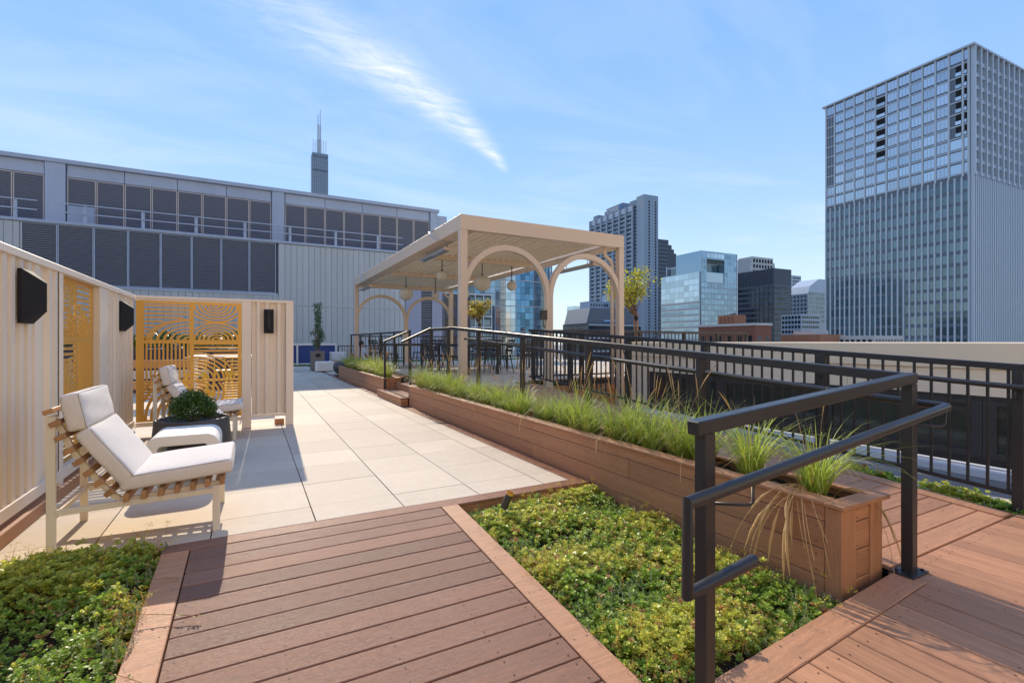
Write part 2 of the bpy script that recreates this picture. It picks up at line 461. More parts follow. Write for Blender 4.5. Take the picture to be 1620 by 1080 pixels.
for x0, x1 in ((-.460, -.322), (1.246, 1.376)):
    m = MB(); y1, y0 = 3.42, -1.0
    m.bar(((x0 + x1) / 2, y1, zL(y1) - .010), ((x0 + x1) / 2, y0, zL(y0) - .010), x1 - x0, .026, b=.004)
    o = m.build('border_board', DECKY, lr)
    m = MB(); xf = x0 + .01 if x0 > 0 else x0 + .012
    xs = x1 - .02 if x0 > 0 else x0 + .008
    m.bar((xs, y1, zL(y1) - .10), (xs, y0, zL(y0) - .10), .018, .15)
    m.build('fascia_board', DECKP, lr)
    for k in range(12):
        y = 3.38 - .4 * k
        for dx in (.03, x1 - x0 - .03): screw_at(scr, (x0 + dx, y, zL(y) + .0035))
m = MB(); m.box(-.462, 2.49, 3.424, 3.556, -.024, .0, .0035); m.build('edge_board', DECK, lr)
m = MB(); m.box(1.385, 2.63, 3.430, 3.450, -.19, -.026); m.build('fascia_board', DECKP, lr)
m = MB(); m.box(-1.6, -.47, 3.53, 3.552, -.19, -.003); m.build('fascia_board', DECKP, lr)
for k in range(6):
    for dy in (3.455, 3.525): screw_at(scr, (-.4 + .41 * k, dy, .001))
scr.build('screw', SCREW, lr, kind='stuff')
m = MB(); m.box(-.44, 1.36, -1, 3.40, -.5, -.33); m.build('ramp_base', DARK, lr)
m = MB(); y0 = -1.0
m.add([(-.44, 3.42, -.03), (1.36, 3.42, -.03), (1.36, y0, zL(y0) - .03), (-.44, y0, zL(y0) - .03)], [(0, 1, 2, 3)]); m.build('ramp_underlay', DARK, lr)

# right ramp rises along +X to the landing; boards lie along Y
S2 = .080
zR = lambda x: min(0.0, S2 * (x - 3.0))
rr = thing('side_ramp', None, None, (3.0, 1.2, 0)); rr['kind'] = 'structure'
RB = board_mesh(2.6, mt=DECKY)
scr = MB(); a2 = math.atan(S2)
for k in range(24):
    x = 1.50 + .1445 * k
    if x < 3.02:
        yc, zz, ry = 1.168 - 1.3, zR(x), -a2
    else:
        yc, zz, ry = 1.335 - 1.3, 0, 0
    inst('deck_board', RB, rr, (x, yc, zz + random.uniform(-.0007, .0007)), (ry, 0, PI / 2), world=True)
    for yy in (.03, .42, .83):
        for dx in (-.042, .042): screw_at(scr, (x + dx, yc + 1.3 - .03 - yy + random.uniform(-.006, .006), zR(x + dx) + .001))
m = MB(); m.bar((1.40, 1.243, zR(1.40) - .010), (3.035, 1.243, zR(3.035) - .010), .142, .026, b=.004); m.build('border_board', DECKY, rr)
m = MB(); m.bar((1.40, 1.300, zR(1.40) - .10), (2.63, 1.300, zR(2.63) - .10), .018, .15); m.build('fascia_board', DECKP, rr)
for k in range(5):
    for dy in (1.20, 1.285): screw_at(scr, (1.6 + .4 * k, dy, zR(1.6 + .4 * k) + .004))
m = MB(); m.add([(1.38, -1.5, zR(1.38) - .03), (4.7, -1.5, -.03), (4.7, 1.33, -.03), (1.38, 1.30, zR(1.38) - .03)], [(0, 1, 2, 3)])
m.box(1.38, 4.7, -1.5, 1.3, -.5, -.33); m.build('ramp_underlay', DARK, rr)
# long ramp rises along +Y to the platform; boards lie along X
S3 = .0646
zP = lambda y: max(0.0, min(.42, S3 * (y - 1.30)))
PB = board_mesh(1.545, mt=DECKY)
a3 = math.atan(S3)
for k in range(45):
    y = 1.412 + .1445 * k
    inst('deck_board', PB, rr, (3.840, y, zP(y) + random.uniform(-.0007, .0007)), (a3, 0, 0), world=True)
    for x in (3.13, 3.55, 3.98, 4.38):
        for dy in (-.042, .042): screw_at(scr, (x + random.uniform(-.006, .006), y + dy, zP(y + dy) + .001))
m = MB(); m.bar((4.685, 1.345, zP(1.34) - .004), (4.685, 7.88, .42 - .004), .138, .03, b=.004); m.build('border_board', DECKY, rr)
m = MB(); m.bar((4.745, -1.4, -.10), (4.745, 1.34, -.10), .016, .2)
m.bar((4.745, 1.34, -.10), (4.745, 7.88, .32), .016, .22); m.build('fascia_board', DECKP, rr)
scr.build('screw', SCREW, rr, kind='stuff')
m = MB(); m.add([(3.05, 1.34, -.03), (4.68, 1.34, -.03), (4.68, 7.85, .39), (3.05, 7.85, .39)], [(0, 1, 2, 3)]); m.build('ramp_underlay', DARK, rr)

# ------------------------------------------------------------------ platform under the pergola, steps
pf = thing('dining_platform', None, None, (3.2, 8, 0)); pf['kind'] = 'structure'
m = MB(); m.box(3.28, 12.3, 8.42, 18.9, -.55, .395); m.box(3.07, 4.94, 7.88, 8.42, -.3, .395); m.build('platform_body', PAVEB, pf)
pl = MB()
for i in range(15):
    for j in range(18):
        x0, y0 = 3.30 + .615 * i, 7.86 + .614 * j
        if j == 0 and x0 > 4.4: continue
        pl.box(x0 + .003, x0 + .612, y0 + .002, y0 + .612, .395, .42)
pl.build('platform_pavers', PAVE, pf, kind='stuff')
m = MB(); m.box(3.10, 3.28, 7.86, 9.05, .395, .42, .003); m.build('edge_board', DECK, pf)
for z0 in (-.28, -.13, .02, .17):
    m = MB(); m.box(4.95, 12.3, 8.395, 8.418, z0, z0 + .143, .003); m.build('fascia_board', DECKP, pf)
m = MB(); m.box(4.95, 12.3, 8.39, 8.52, .421, .440, .003); m.build('edge_board', DECK, pf)

for z0 in (.0, .14, .28):
    m = MB(); m.box(3.262, 3.279, 11.03, 18.9, z0, z0 + .136 if z0 < .28 else .394, .003); m.build('fascia_board', DECKP, pf)
m = MB(); m.box(3.04, 3.299, 11.03, 18.9, .397, .423, .003); m.build('edge_board', DECK, pf)
sp = thing('step_box', 'wide wooden step between the two grass planters', 'step', (2.8, 10, 0))
for z0 in (.0, .068):
    m = MB(); m.box(2.490, 2.512, 9.06, 11.02, z0 + .002, z0 + .065, .003); m.build('riser_board', DECKP, sp)
    m = MB(); m.box(2.514, 2.63, 9.062, 9.084, z0 + .002, z0 + .065, .003); m.build('side_board', DECKP, sp)
for k in range(3):
    m = MB(); m.box(2.478 + .146 * k, 2.478 + .146 * k + .142, 9.055, 11.025, .137, .157, .003); m.build('tread_board', DECK, sp)
for k in range(2):
    m = MB(); m.box(2.92 + .146 * k, 2.92 + .146 * k + .142, 9.055, 11.025, .27, .29, .003); m.build('tread_board', DECK, sp)
m = MB(); m.box(2.925, 2.945, 9.06, 11.02, .16, .268, .003); m.build('riser_board', DECKP, sp)
m = MB(); m.box(3.21, 3.23, 9.06, 11.02, .292, .395, .003); m.build('riser_board', DECKP, sp)
m = MB(); m.box(3.21, 3.29, 9.055, 11.025, .397, .423, .003); m.build('tread_board', DECK, sp)
m = MB(); m.box(2.515, 3.2, 9.09, 11.0, .0, .135); m.box(2.95, 3.2, 9.09, 11.0, .135, .265); m.build('step_core', DARK, sp)
m = MB(); m.lathe([(0, .004), (.016, .004), (.018, 0)], 12, (0, 0, 0))
m2 = MB(); m2.tube([(2.488, 9.55, .10), (2.483, 9.55, .10)], .018, 12); m2.build('step_light', GOLD, sp)

# ------------------------------------------------------------------ planter boxes
def planter(y0, y1, label, xb=3.03):
    t = thing('planter_box', label, 'planter', (2.84, y0, 0))
    rows = [(.290, .3755), (.142, .2865), (-.006, .1385), (-.155, -.0095)]
    xf = 2.645
    for r, (za, zb) in enumerate(rows):
        if y0 > 5 and r > 2: continue
        ys = [y0 + .088]; yy = y0 + .088 + (1.5 if r % 2 else 3.0)
        while yy < y1 - .6: ys.append(yy); yy += 3.05
        ys.append(y1)
        for a, b in zip(ys[:-1], ys[1:]):
            m = MB(); L_ = b - a - .003
            m.box(-L_ / 2, L_ / 2, -.011, .011, -(zb - za) / 2, (zb - za) / 2, .0035)
            inst('plank', m.mesh('plank', DECKP), t, (xf + .011, (a + b) / 2, (za + zb) / 2), (0, 0, PI / 2), world=True)
        for x0_, x1_ in ((xb - .002, xb + .0),):
            pass
        m = MB(); hw = (xb - .118 - xf - .127) / 2; m.box(-hw + .002, hw - .002, -.011, .011, -(zb - za) / 2 + .0015, (zb - za) / 2 - .0015, .0035)
        inst('plank', m.mesh('plank', DECKP), t, (xf + .127 + hw, y0 + .016, (za + zb) / 2), world=True)
    for r, (za, zb) in enumerate(rows[:3]):
        m = MB(); m.box(xb - .022, xb, y0 + .03, y1, za, zb, .003); m.build('plank', DECKP, t)
    for a, b, c_, d in ((xf - .003, xf + .019, y0 + .0, y0 + .086), (xf + .0195, xf + .125, y0 - .001, y0 + .021), (xb - .117, xb + .004, y0 - .001, y0 + .021)):
        m = MB(); cx, cy_ = (a + b) / 2, (c_ + d) / 2
        zb = -.17 if y0 < 5 else 0
        hz = (.3755 - zb) / 2
        lw = max(b - a, d - c_); 
        m.box(-hz, hz, -lw / 2, lw / 2, -.011, .011, .0035)
        rt = (0, -PI / 2, 0) if (d - c_) > (b - a) else (PI / 2, -PI / 2, 0)
        if (d - c_) > (b - a):
            inst('corner_trim', m.mesh('corner_trim', DECKP), t, (cx, cy_, zb + hz), (0, PI / 2, 0), world=True)
        else:
            me = MB(); me.box(-hz, hz, -.011, .011, -lw / 2, lw / 2, .0035)
            inst('corner_trim', me.mesh('corner_trim', DECKP), t, (cx, cy_, zb + hz), (0, PI / 2, 0), world=True)
    m = MB(); m.box(xf + .025, xb - .025, y0 + .03, y1 - .02, -.17 if y0 < 5 else .0, .318); m.build('liner', DARK, t)
    # cap boards
    def cap(cx, cy_, Ln, wd, along_y):
        m = MB(); m.box(-Ln / 2, Ln / 2, -wd / 2, wd / 2, -.0115, .0115, .004)
        inst('cap_board', m.mesh('cap_board', DECKY), t, (cx, cy_, .388), (0, 0, PI / 2 if along_y else 0), world=True)
    yy = y0 + .075
    while yy < y1 - .05:
        e = min(yy + 3.6, y1)
        cap(xf + .026, (yy + e) / 2, e - yy - .003, .105, True); cap(xb - .02, (yy + e) / 2, e - yy - .003, .075, True)
        yy = e
    cap((xf + xb) / 2 - .0, y0 + .023, xb - xf + .07, .10, False)
    # soil
    s = MB(); ny = int((y1 - y0) / .06)
    V = [(xf + .03 + (xb - xf - .06) * i / 6, y0 + .04 + (y1 - y0 - .06) * j / ny, .325 + random.uniform(-.012, .02)) for j in range(ny + 1) for i in range(7)]
    s.add(V, [(j * 7 + i, j * 7 + i + 1, j * 7 + i + 8, j * 7 + i + 7) for j in range(ny) for i in range(6)])
    s.build('soil', SOIL, t, smooth=True)
    scw = MB()
    for k in range(int((y1 - y0) / .4)):
        for r, (za, zb) in enumerate(rows[:3 if y0 > 5 else 4]):
            for dz in (.03, .11):
                if za + dz < zb - .01: screw_at(scw, (xf - .0008, y0 + .13 + .4 * k, za + dz), (-1, 0, .01))
    for (za, zb) in rows[:3]:
        for dx in (.145, .255):
            for dz in (.02, zb - za - .02): screw_at(scw, (xf + dx, y0 + .0046, za + dz), (0, -1, .01))
    scw.build('screw', SCREW, t, kind='stuff')
    return t
planter(1.37, 9.045, 'long brown composite plank planter of grasses beside the sedum bed')
planter(11.05, 17.5, 'brown composite plank planter beyond the wooden step')

# ------------------------------------------------------------------ soil beds and sedum
rng = np.random.default_rng(3)
def zbed_r(x, y): return -.125 - .05 * (3.42 - y) / 2.1 + .0 * x
def zbed_l(x, y): return -.06 - .062 * (3.53 - y) * (x + 1.8) / 1.4
def soilbed(name, x0, x1, y0, y1, zf):
    m = MB(); nx, ny = 12, 20
    V = [(x0 + (x1 - x0) * i / nx, y0 + (y1 - y0) * j / ny, zf(x0 + (x1 - x0) * i / nx, y0 + (y1 - y0) * j / ny) + random.uniform(-.01, .01)) for j in range(ny + 1) for i in range(nx + 1)]
    m.add(V, [(j * (nx + 1) + i, j * (nx + 1) + i + 1, (j + 1) * (nx + 1) + i + 1, (j + 1) * (nx + 1) + i) for j in range(ny) for i in range(nx)])
    return m.build(name, SOIL, smooth=True, kind='structure')
soilbed('sedum_bed_soil', 1.36, 2.66, 1.28, 3.45, zbed_r)
soilbed('corner_bed_soil', -2.6, -.455, -.4, 3.55, zbed_l)

def leaf_quads(c, d, up, ln, wd):
    """c,d,up: (n,3) arrays -> 4 verts per leaf (base, right, tip, left), folded"""
    side = np.cross(d, up); side /= np.linalg.norm(side, axis=1, keepdims=True) + 1e-9
    b = c; t = c + d * ln[:, None]
    mid = c + d * (ln * .6)[:, None] + up * (ln * .12)[:, None]
    r = mid + side * wd[:, None]; l_ = mid - side * wd[:, None]
    return np.stack([b, r, t, l_], 1).reshape(-1, 3)
def norm(a): return a / (np.linalg.norm(a, axis=1, keepdims=True) + 1e-9)

def sedum(name, label, x0, x1, y0, y1, zf, dens, hgt, seed, spread=.04, ycap=None, scale=1.0, flowers=1.0):
    g = np.random.default_rng(seed); A = (x1 - x0) * (y1 - y0)
    Vs, MI = [], []
    # low-frequency relief and patchiness
    fx = g.uniform(2, 9, 10); fy = g.uniform(2, 9, 10); ph = g.uniform(0, 6.3, 10)
    def field(x, y, k0, k1): return sum(np.sin(fx[k] * x + fy[k] * y * (1 if k % 2 else -1) + ph[k]) for k in range(k0, k1)) / (k1 - k0)
    def pts(n):
        x = g.uniform(x0 - spread, x1 + spread, n); y = g.uniform(y0 - spread, y1 + spread, n)
        return x, y
    # broad leaf rosettes
    n = int(A * dens); x, y = pts(n)
    keep = field(x, y, 4, 8) + g.normal(0, .30, n) > -.48; x, y = x[keep], y[keep]; n = len(x)
    edge = np.minimum(np.minimum(x - x0, x1 - x), np.minimum(y - y0, y1 - y)); ef = np.clip(.55 + edge / .12, .35, 1)
    h = (hgt + .05 * field(x, y, 0, 5) + g.normal(0, .020, n)) * ef
    z = zf(x, y) + h
    K = 9
    lime = field(x, y, 2, 6) + g.normal(0, .28, n) > -.02
    big = np.where(field(x, y, 3, 9) + g.normal(0, .2, n) > .1, 1.35, .92)
    for layer in range(2):
        ang = g.uniform(0, 6.28, (n, 1)) + np.arange(K) * 2 * PI / K + g.normal(0, .2, (n, K))
        tilt = g.uniform(.05, .7, (n, K)) + layer * .45
        axis = norm(np.stack([g.normal(0, .35, n), g.normal(0, .35, n), np.ones(n)], 1))
        d = np.stack([np.cos(ang) * np.cos(tilt), np.sin(ang) * np.cos(tilt), np.sin(tilt)], 2)
        d = d + (axis[:, None, :] - np.array([0, 0, 1])) * .9
        d = norm(d.reshape(-1, 3))
        c = np.repeat(np.stack([x, y, z - .008 + layer * .006], 1), K, 0) + d * .002
        up = norm(np.tile(np.array([[0, 0, 1.]]), (len(d), 1)) + g.normal(0, .25, (len(d), 3)))
        ln = g.uniform(.014, .026, len(d)) * (1 - .25 * layer) * scale * np.repeat(big, K); wd = ln * g.uniform(.26, .36, len(d))
        Vs.append(leaf_quads(c, d, up, ln, wd))
        MI.append(np.where(np.repeat(g.random(n) < .05, K), 2, np.where(np.repeat(lime, K), 4, 0)))
    # lower leaves on stems filling the depth
    n2 = int(n * 5); ii = g.integers(0, n, n2)
    d = norm(np.stack([g.normal(0, 1, n2), g.normal(0, 1, n2), g.normal(.1, .4, n2)], 1))
    c = np.stack([x[ii] + g.normal(0, .012, n2), y[ii] + g.normal(0, .012, n2), z[ii] - g.uniform(.01, .07, n2)], 1)
    ln = g.uniform(.010, .017, n2) * scale
    Vs.append(leaf_quads(c, d, norm(g.normal(0, .4, (n2, 3)) + [0, 0, 1]), ln, ln * .3))
    MI.append(np.where(g.random(n2) < .18, 2, np.where(lime[ii], 4, 0)))
    # spiky upright stems
    n = int(A * dens * .19); x, y = pts(n)
    keep = field(x, y, 5, 10) + g.normal(0, .25, n) > .12; x, y = x[keep], y[keep]; n = len(x)
    zb = zf(x, y) + hgt * .55; H = g.uniform(.04, .085, n) * scale; lean = g.normal(0, .22, (n, 2))
    KK = 34
    tt = np.linspace(0.05, 1, KK)[None, :]; ang = g.uniform(0, 6.28, (n, 1)) + np.arange(KK) * 2.4
    px_ = x[:, None] + lean[:, :1] * H[:, None] * tt; py_ = y[:, None] + lean[:, 1:] * H[:, None] * tt; pz_ = zb[:, None] + H[:, None] * tt
    up_ = .55 + .4 * tt
    d = np.stack([np.cos(ang) * (1 - up_ * .5), np.sin(ang) * (1 - up_ * .5), np.broadcast_to(up_, ang.shape)], 2)
    d = norm(d.reshape(-1, 3)); c = np.stack([px_, py_, pz_], 2).reshape(-1, 3)
    ln = np.broadcast_to(.013 * (1.15 - .5 * tt), ang.shape).ravel() * scale
    Vs.append(leaf_quads(c, d, norm(g.normal(0, .4, (len(d), 3)) + [0, 0, .2]), ln, ln * .17)); MI.append(np.full(len(d), 1))
    # flower stems: yellow umbels and russet dried heads
    for mi_, cnt, hh in ((3, .11, (.03, .13)), (2, .09, (.01, .08))):
        n = int(A * dens * cnt * flowers); x, y = pts(n)
        keep = field(x, y, mi_, mi_ + 4) + g.normal(0, .3, n) > .22; x, y = x[keep], y[keep]; n = len(x)
        zb = zf(x, y) + hgt * .7; H = g.uniform(*hh, n); lean = g.normal(0, .25, (n, 2))
        top = np.stack([x + lean[:, 0] * H, y + lean[:, 1] * H, zb + H], 1); base = np.stack([x, y, zb], 1)
        d = norm(top - base); Vs.append(leaf_quads(base, d, norm(g.normal(0, 1, (n, 3))), np.linalg.norm(top - base, axis=1), np.full(n, .0014))); MI.append(np.full(n, 2))
        F_ = 26; o = g.normal(0, 1, (n, F_, 3)) * np.array([.014, .014, .007]) * scale
        c = (top[:, None, :] + o).reshape(-1, 3); d = norm(g.normal(0, 1, (n * F_, 3)) + [0, 0, .6])
        ln = g.uniform(.004, .008, n * F_); Vs.append(leaf_quads(c, d, norm(g.normal(0, .6, (n * F_, 3)) + [0, 0, 1]), ln, ln * .42)); MI.append(np.full(n * F_, mi_))
    V = np.concatenate(Vs); mi = np.concatenate(MI)
    if ycap is not None: V[:, 1] = np.minimum(V[:, 1], ycap)
    F = np.arange(len(V)).reshape(-1, 4)
    o = bpy.data.objects.new(name, npmesh(name, V, F, [SEDG, SEDS, SEDR, SEDY, SEDL], mi)); C.objects.link(o)
    tag(o, label, 'ground cover', None, 'stuff')
sedum('sedum', 'low green sedum carpet with yellow flowers in the bed before the long planter', 1.40, 2.625, 1.33, 3.39, zbed_r, 3200, .075, 5)
sedum('sedum', 'green sedum mat spilling over the deck beside the near lounge chair', -1.75, -.50, .9, 3.52, zbed_l, 3200, .105, 11, spread=.07)
sedum('sedum', 'thin strip of sedum along the foot of the black balustrade', 4.78, 5.03, .2, 7.0, lambda x, y: -.115 + .0 * x, 3200, .135, 21, spread=.02, scale=1.3, flowers=.5)

# trailing runners over the deck at the corner bed
rn = MB()
for (x, y, a, ln) in ((-.50, 2.75, -.2, .30), (-.48, 2.35, -.6, .26), (-.50, 2.1, .1, .2), (-.52, 3.05, .4, .2)):
    p = [(x + ln * s * math.cos(a), y + ln * s * math.sin(a) - .05 * s * s, zL(y) + .03 * (1 - s) + .012) for s in (0, .3, .6, .85, 1)]
    rn.cur = 0; rn.tube(p, .0018, 4)
    for k in range(26):
        s = random.random(); i = min(int(s * 4), 3); f = s * 4 - i
        c = Vector(p[i]).lerp(Vector(p[i + 1]), f); an = random.uniform(0, 6.3); l_ = random.uniform(.010, .017)
        d = Vector((math.cos(an), math.sin(an), random.uniform(.1, .6))).normalized(); sd2 = d.cross(Vector((0, 0, 1))).normalized() * l_ * .3
        rn.cur = random.choice((1, 1, 0)); rn.add([c, c + d * l_ * .6 + sd2, c + d * l_, c + d * l_ * .6 - sd2], [(0, 1, 2, 3)])
o = rn.build('sedum_runners', [SEDR, SEDG]); tag(o, 'stray sedum runners trailing onto the deck border board', 'ground cover', None, 'stuff')

# spotlight in the sedum bed
t = thing('garden_spotlight', 'small bronze spotlight staked in the sedum bed corner', 'garden light', (1.63, 3.14, -.12))
MB().tube([(1.63, 3.14, -.12), (1.63, 3.14, .03)], .009, 8).build('stake', BRONZE, t)
hd = Vector((.35, -.20, .92)).normalized(); p0 = Vector((1.625, 3.145, .015))
m = MB(); m.tube([p0, p0 + hd * .105], .027, 14); m.build('head', BRONZE, t, smooth=False)
m = MB(); m.tube([p0 + hd * .105, p0 + hd * .125], .0275, 14, cap=False); m.tube([p0 + hd * .1055, p0 + hd * .107], .022, 14); m.build('lens', GOLD, t)

# ------------------------------------------------------------------ ornamental grass clumps
def grass_meshes(seed, nb=190, hmin=.30, hmax=.66, stalks=4, rad=.07, dead=40):
    g = random.Random(seed)
    def blades(n, lo, hi, wd, droop, spread):
        V, F = [], []
        for _ in range(n):
            a = g.uniform(0, 2 * PI); r = rad * math.sqrt(g.random()); bx, by = r * math.cos(a), r * math.sin(a)
            a2 = a + g.gauss(0, .7); H = g.uniform(lo, hi); out_ = g.uniform(.12, 1.0) * spread; dr = g.uniform(.2, 1) * droop
            S = 6; w0 = wd * g.uniform(.7, 1.3); sx, sy = -math.sin(a2), math.cos(a2)
            b0 = len(V)
            for k in range(S + 1):
                s = k / S
                rr_ = H * out_ * (s ** 1.5) ; zz = H * (s - dr * .55 * s ** 3.2)
                ww = w0 * (1 - s ** 2.2) + .0003
                cx, cy2 = bx + rr_ * math.cos(a2), by + rr_ * math.sin(a2)
                V += [(cx - sx * ww, cy2 - sy * ww, zz), (cx + sx * ww, cy2 + sy * ww, zz)]
            for k in range(S): F.append((b0 + 2 * k, b0 + 2 * k + 1, b0 + 2 * k + 3, b0 + 2 * k + 2))
        return V, F
    V, F = blades(nb, hmin, hmax, .0032, 1.3, .95)
    fol = npmesh('foliage', V, F, [BLADE])
    V, F = blades(dead, hmin, hmax * 1.05, .0016, 1.5, 1.25)
    m = MB(); m.add(V, F)
    for _ in range(stalks):
        a = g.uniform(0, 2 * PI); H = g.uniform(.55, .85); o_ = g.uniform(.05, .35)
        p = [(.02 * math.cos(a) + H * o_ * s * s * math.cos(a), .02 * math.sin(a) + H * o_ * s * s * math.sin(a), H * s * (1 - .08 * s * s)) for s in (0, .25, .5, .7, .8, .9, 1)]
        m.tube(p, [.0012, .0011, .0010, .0010, .0036, .0042, .001], 5)
    return fol, m.mesh('seed_stalks', DRY)
GV = [grass_meshes(s) for s in range(5)]
GN = [grass_meshes(20 + s, nb=170, hmin=.36, hmax=.68, stalks=1, rad=.055, dead=22) for s in range(3)]
def clump(i, x, y, z, var, label, sca=1.0, hs=1.0):
    t = thing('grass_clump', label, 'ornamental grass', (x, y, z), 'ornamental grasses planted in the plank planters', rz=random.uniform(0, 6.28))
    inst('foliage', var[0], t); inst('seed_stalks', var[1], t)
    t.scale = (sca, sca, sca * hs)
    return t
ys = [1.62, 2.02, 2.37, 2.62, 2.90]
labs = ['grass tuft at the near end of the long planter, trailing tan seed heads',
        'grass tuft seen between the two bars of the nearest railing',
        'grass tuft just behind the nearest black railing post',
        'grass clump left of the nearest black railing post, in the long planter',
        'grass clump with one tall bent blade in the long planter']
for i, y in enumerate(ys):
    clump(i, 2.84 + random.uniform(-.03, .03), y, .325, GN[i % 3] if i < 3 else GV[i % 5], labs[i], 1.0 if i else .95)
ORD = ['first','second','third','fourth','fifth','sixth','seventh','eighth','ninth','tenth','eleventh','twelfth','thirteenth','fourteenth','fifteenth','sixteenth','seventeenth','eighteenth','nineteenth','twentieth','twenty-first','twenty-second','twenty-third','twenty-fourth','twenty-fifth','twenty-sixth']
y = 3.12; k = 0
while y < 8.75:
    clump(k, 2.83 + random.uniform(-.05, .05), y, .325, GV[k % 5], '%s lush grass clump from the step end of the long planter' % ORD[23 - k if k < 24 else 24], random.uniform(.72, 1.2), random.uniform(.85, 1.12))
    y += (.22, .30, .20, .36, .25, .19, .33)[k % 7]; k += 1
y = 11.3; k0 = k
while y < 17.4:
    clump(k, 2.84 + random.uniform(-.06, .06), y, .325, GV[k % 5], '%s grass clump from the step in the planter beyond it' % ORD[k - k0], random.uniform(.9, 1.15))
    y += .36; k += 1
# dry seed heads hanging over the near end of the planter
m = MB(); g = random.Random(4)
def arc(p0, p1, p2, p3, r, head=0.0, n=9):
    P = [Vector(p) for p in (p0, p1, p2, p3)]
    pts = [P[0] * (1 - t) ** 3 + P[1] * 3 * t * (1 - t) ** 2 + P[2] * 3 * t * t * (1 - t) + P[3] * t ** 3 for t in [i / n for i in range(n + 1)]]
    rs = [r] * (n + 1)
    if head: rs[-3:] = [head, head * .9, .001]
    m.tube(pts, rs, 5)
for k in range(22):
    yb = 1.62 + g.gauss(0, .03); x0 = 2.80 + g.uniform(-.03, .03)
    xe = 2.55 + g.uniform(-.13, .06); ze = g.uniform(-.05, .26); ye = yb + g.uniform(-.26, .22)
    arc((x0, yb, .33), (x0 - .05, yb, .50 + g.uniform(-.06, .03)), (xe + .01, (yb + ye) / 2, .42), (xe, ye, ze), .0017, .0085 if k % 3 == 0 else 0)
for k in range(4):
    arc((2.9, 1.56, .33), (2.93, 1.50, .5), (2.97, 1.32, .42), (2.98 + g.uniform(-.03, .05), 1.28, .0 + g.uniform(0, .2)), .0015, .006 if k == 0 else 0)
for (yb, dx) in ((3.3, .10), (4.6, .12), (5.9, .11), (7.4, .12), (2.4, .10)):
    for k in range(3):
        yy = yb + g.uniform(-.1, .1)
        arc((2.78, yy, .34), (2.70, yy, .52), (2.64 - dx * .6, yy - .1, .46), (2.64 - dx, yy - .16 + g.uniform(-.05, .05), .18 + g.uniform(0, .12)), .0014, .006 if k == 0 else 0)
o = m.build('hanging_seed_heads', DRY); tag(o, 'straw coloured seed heads drooping over the planter side', 'dry grass', None, 'stuff')

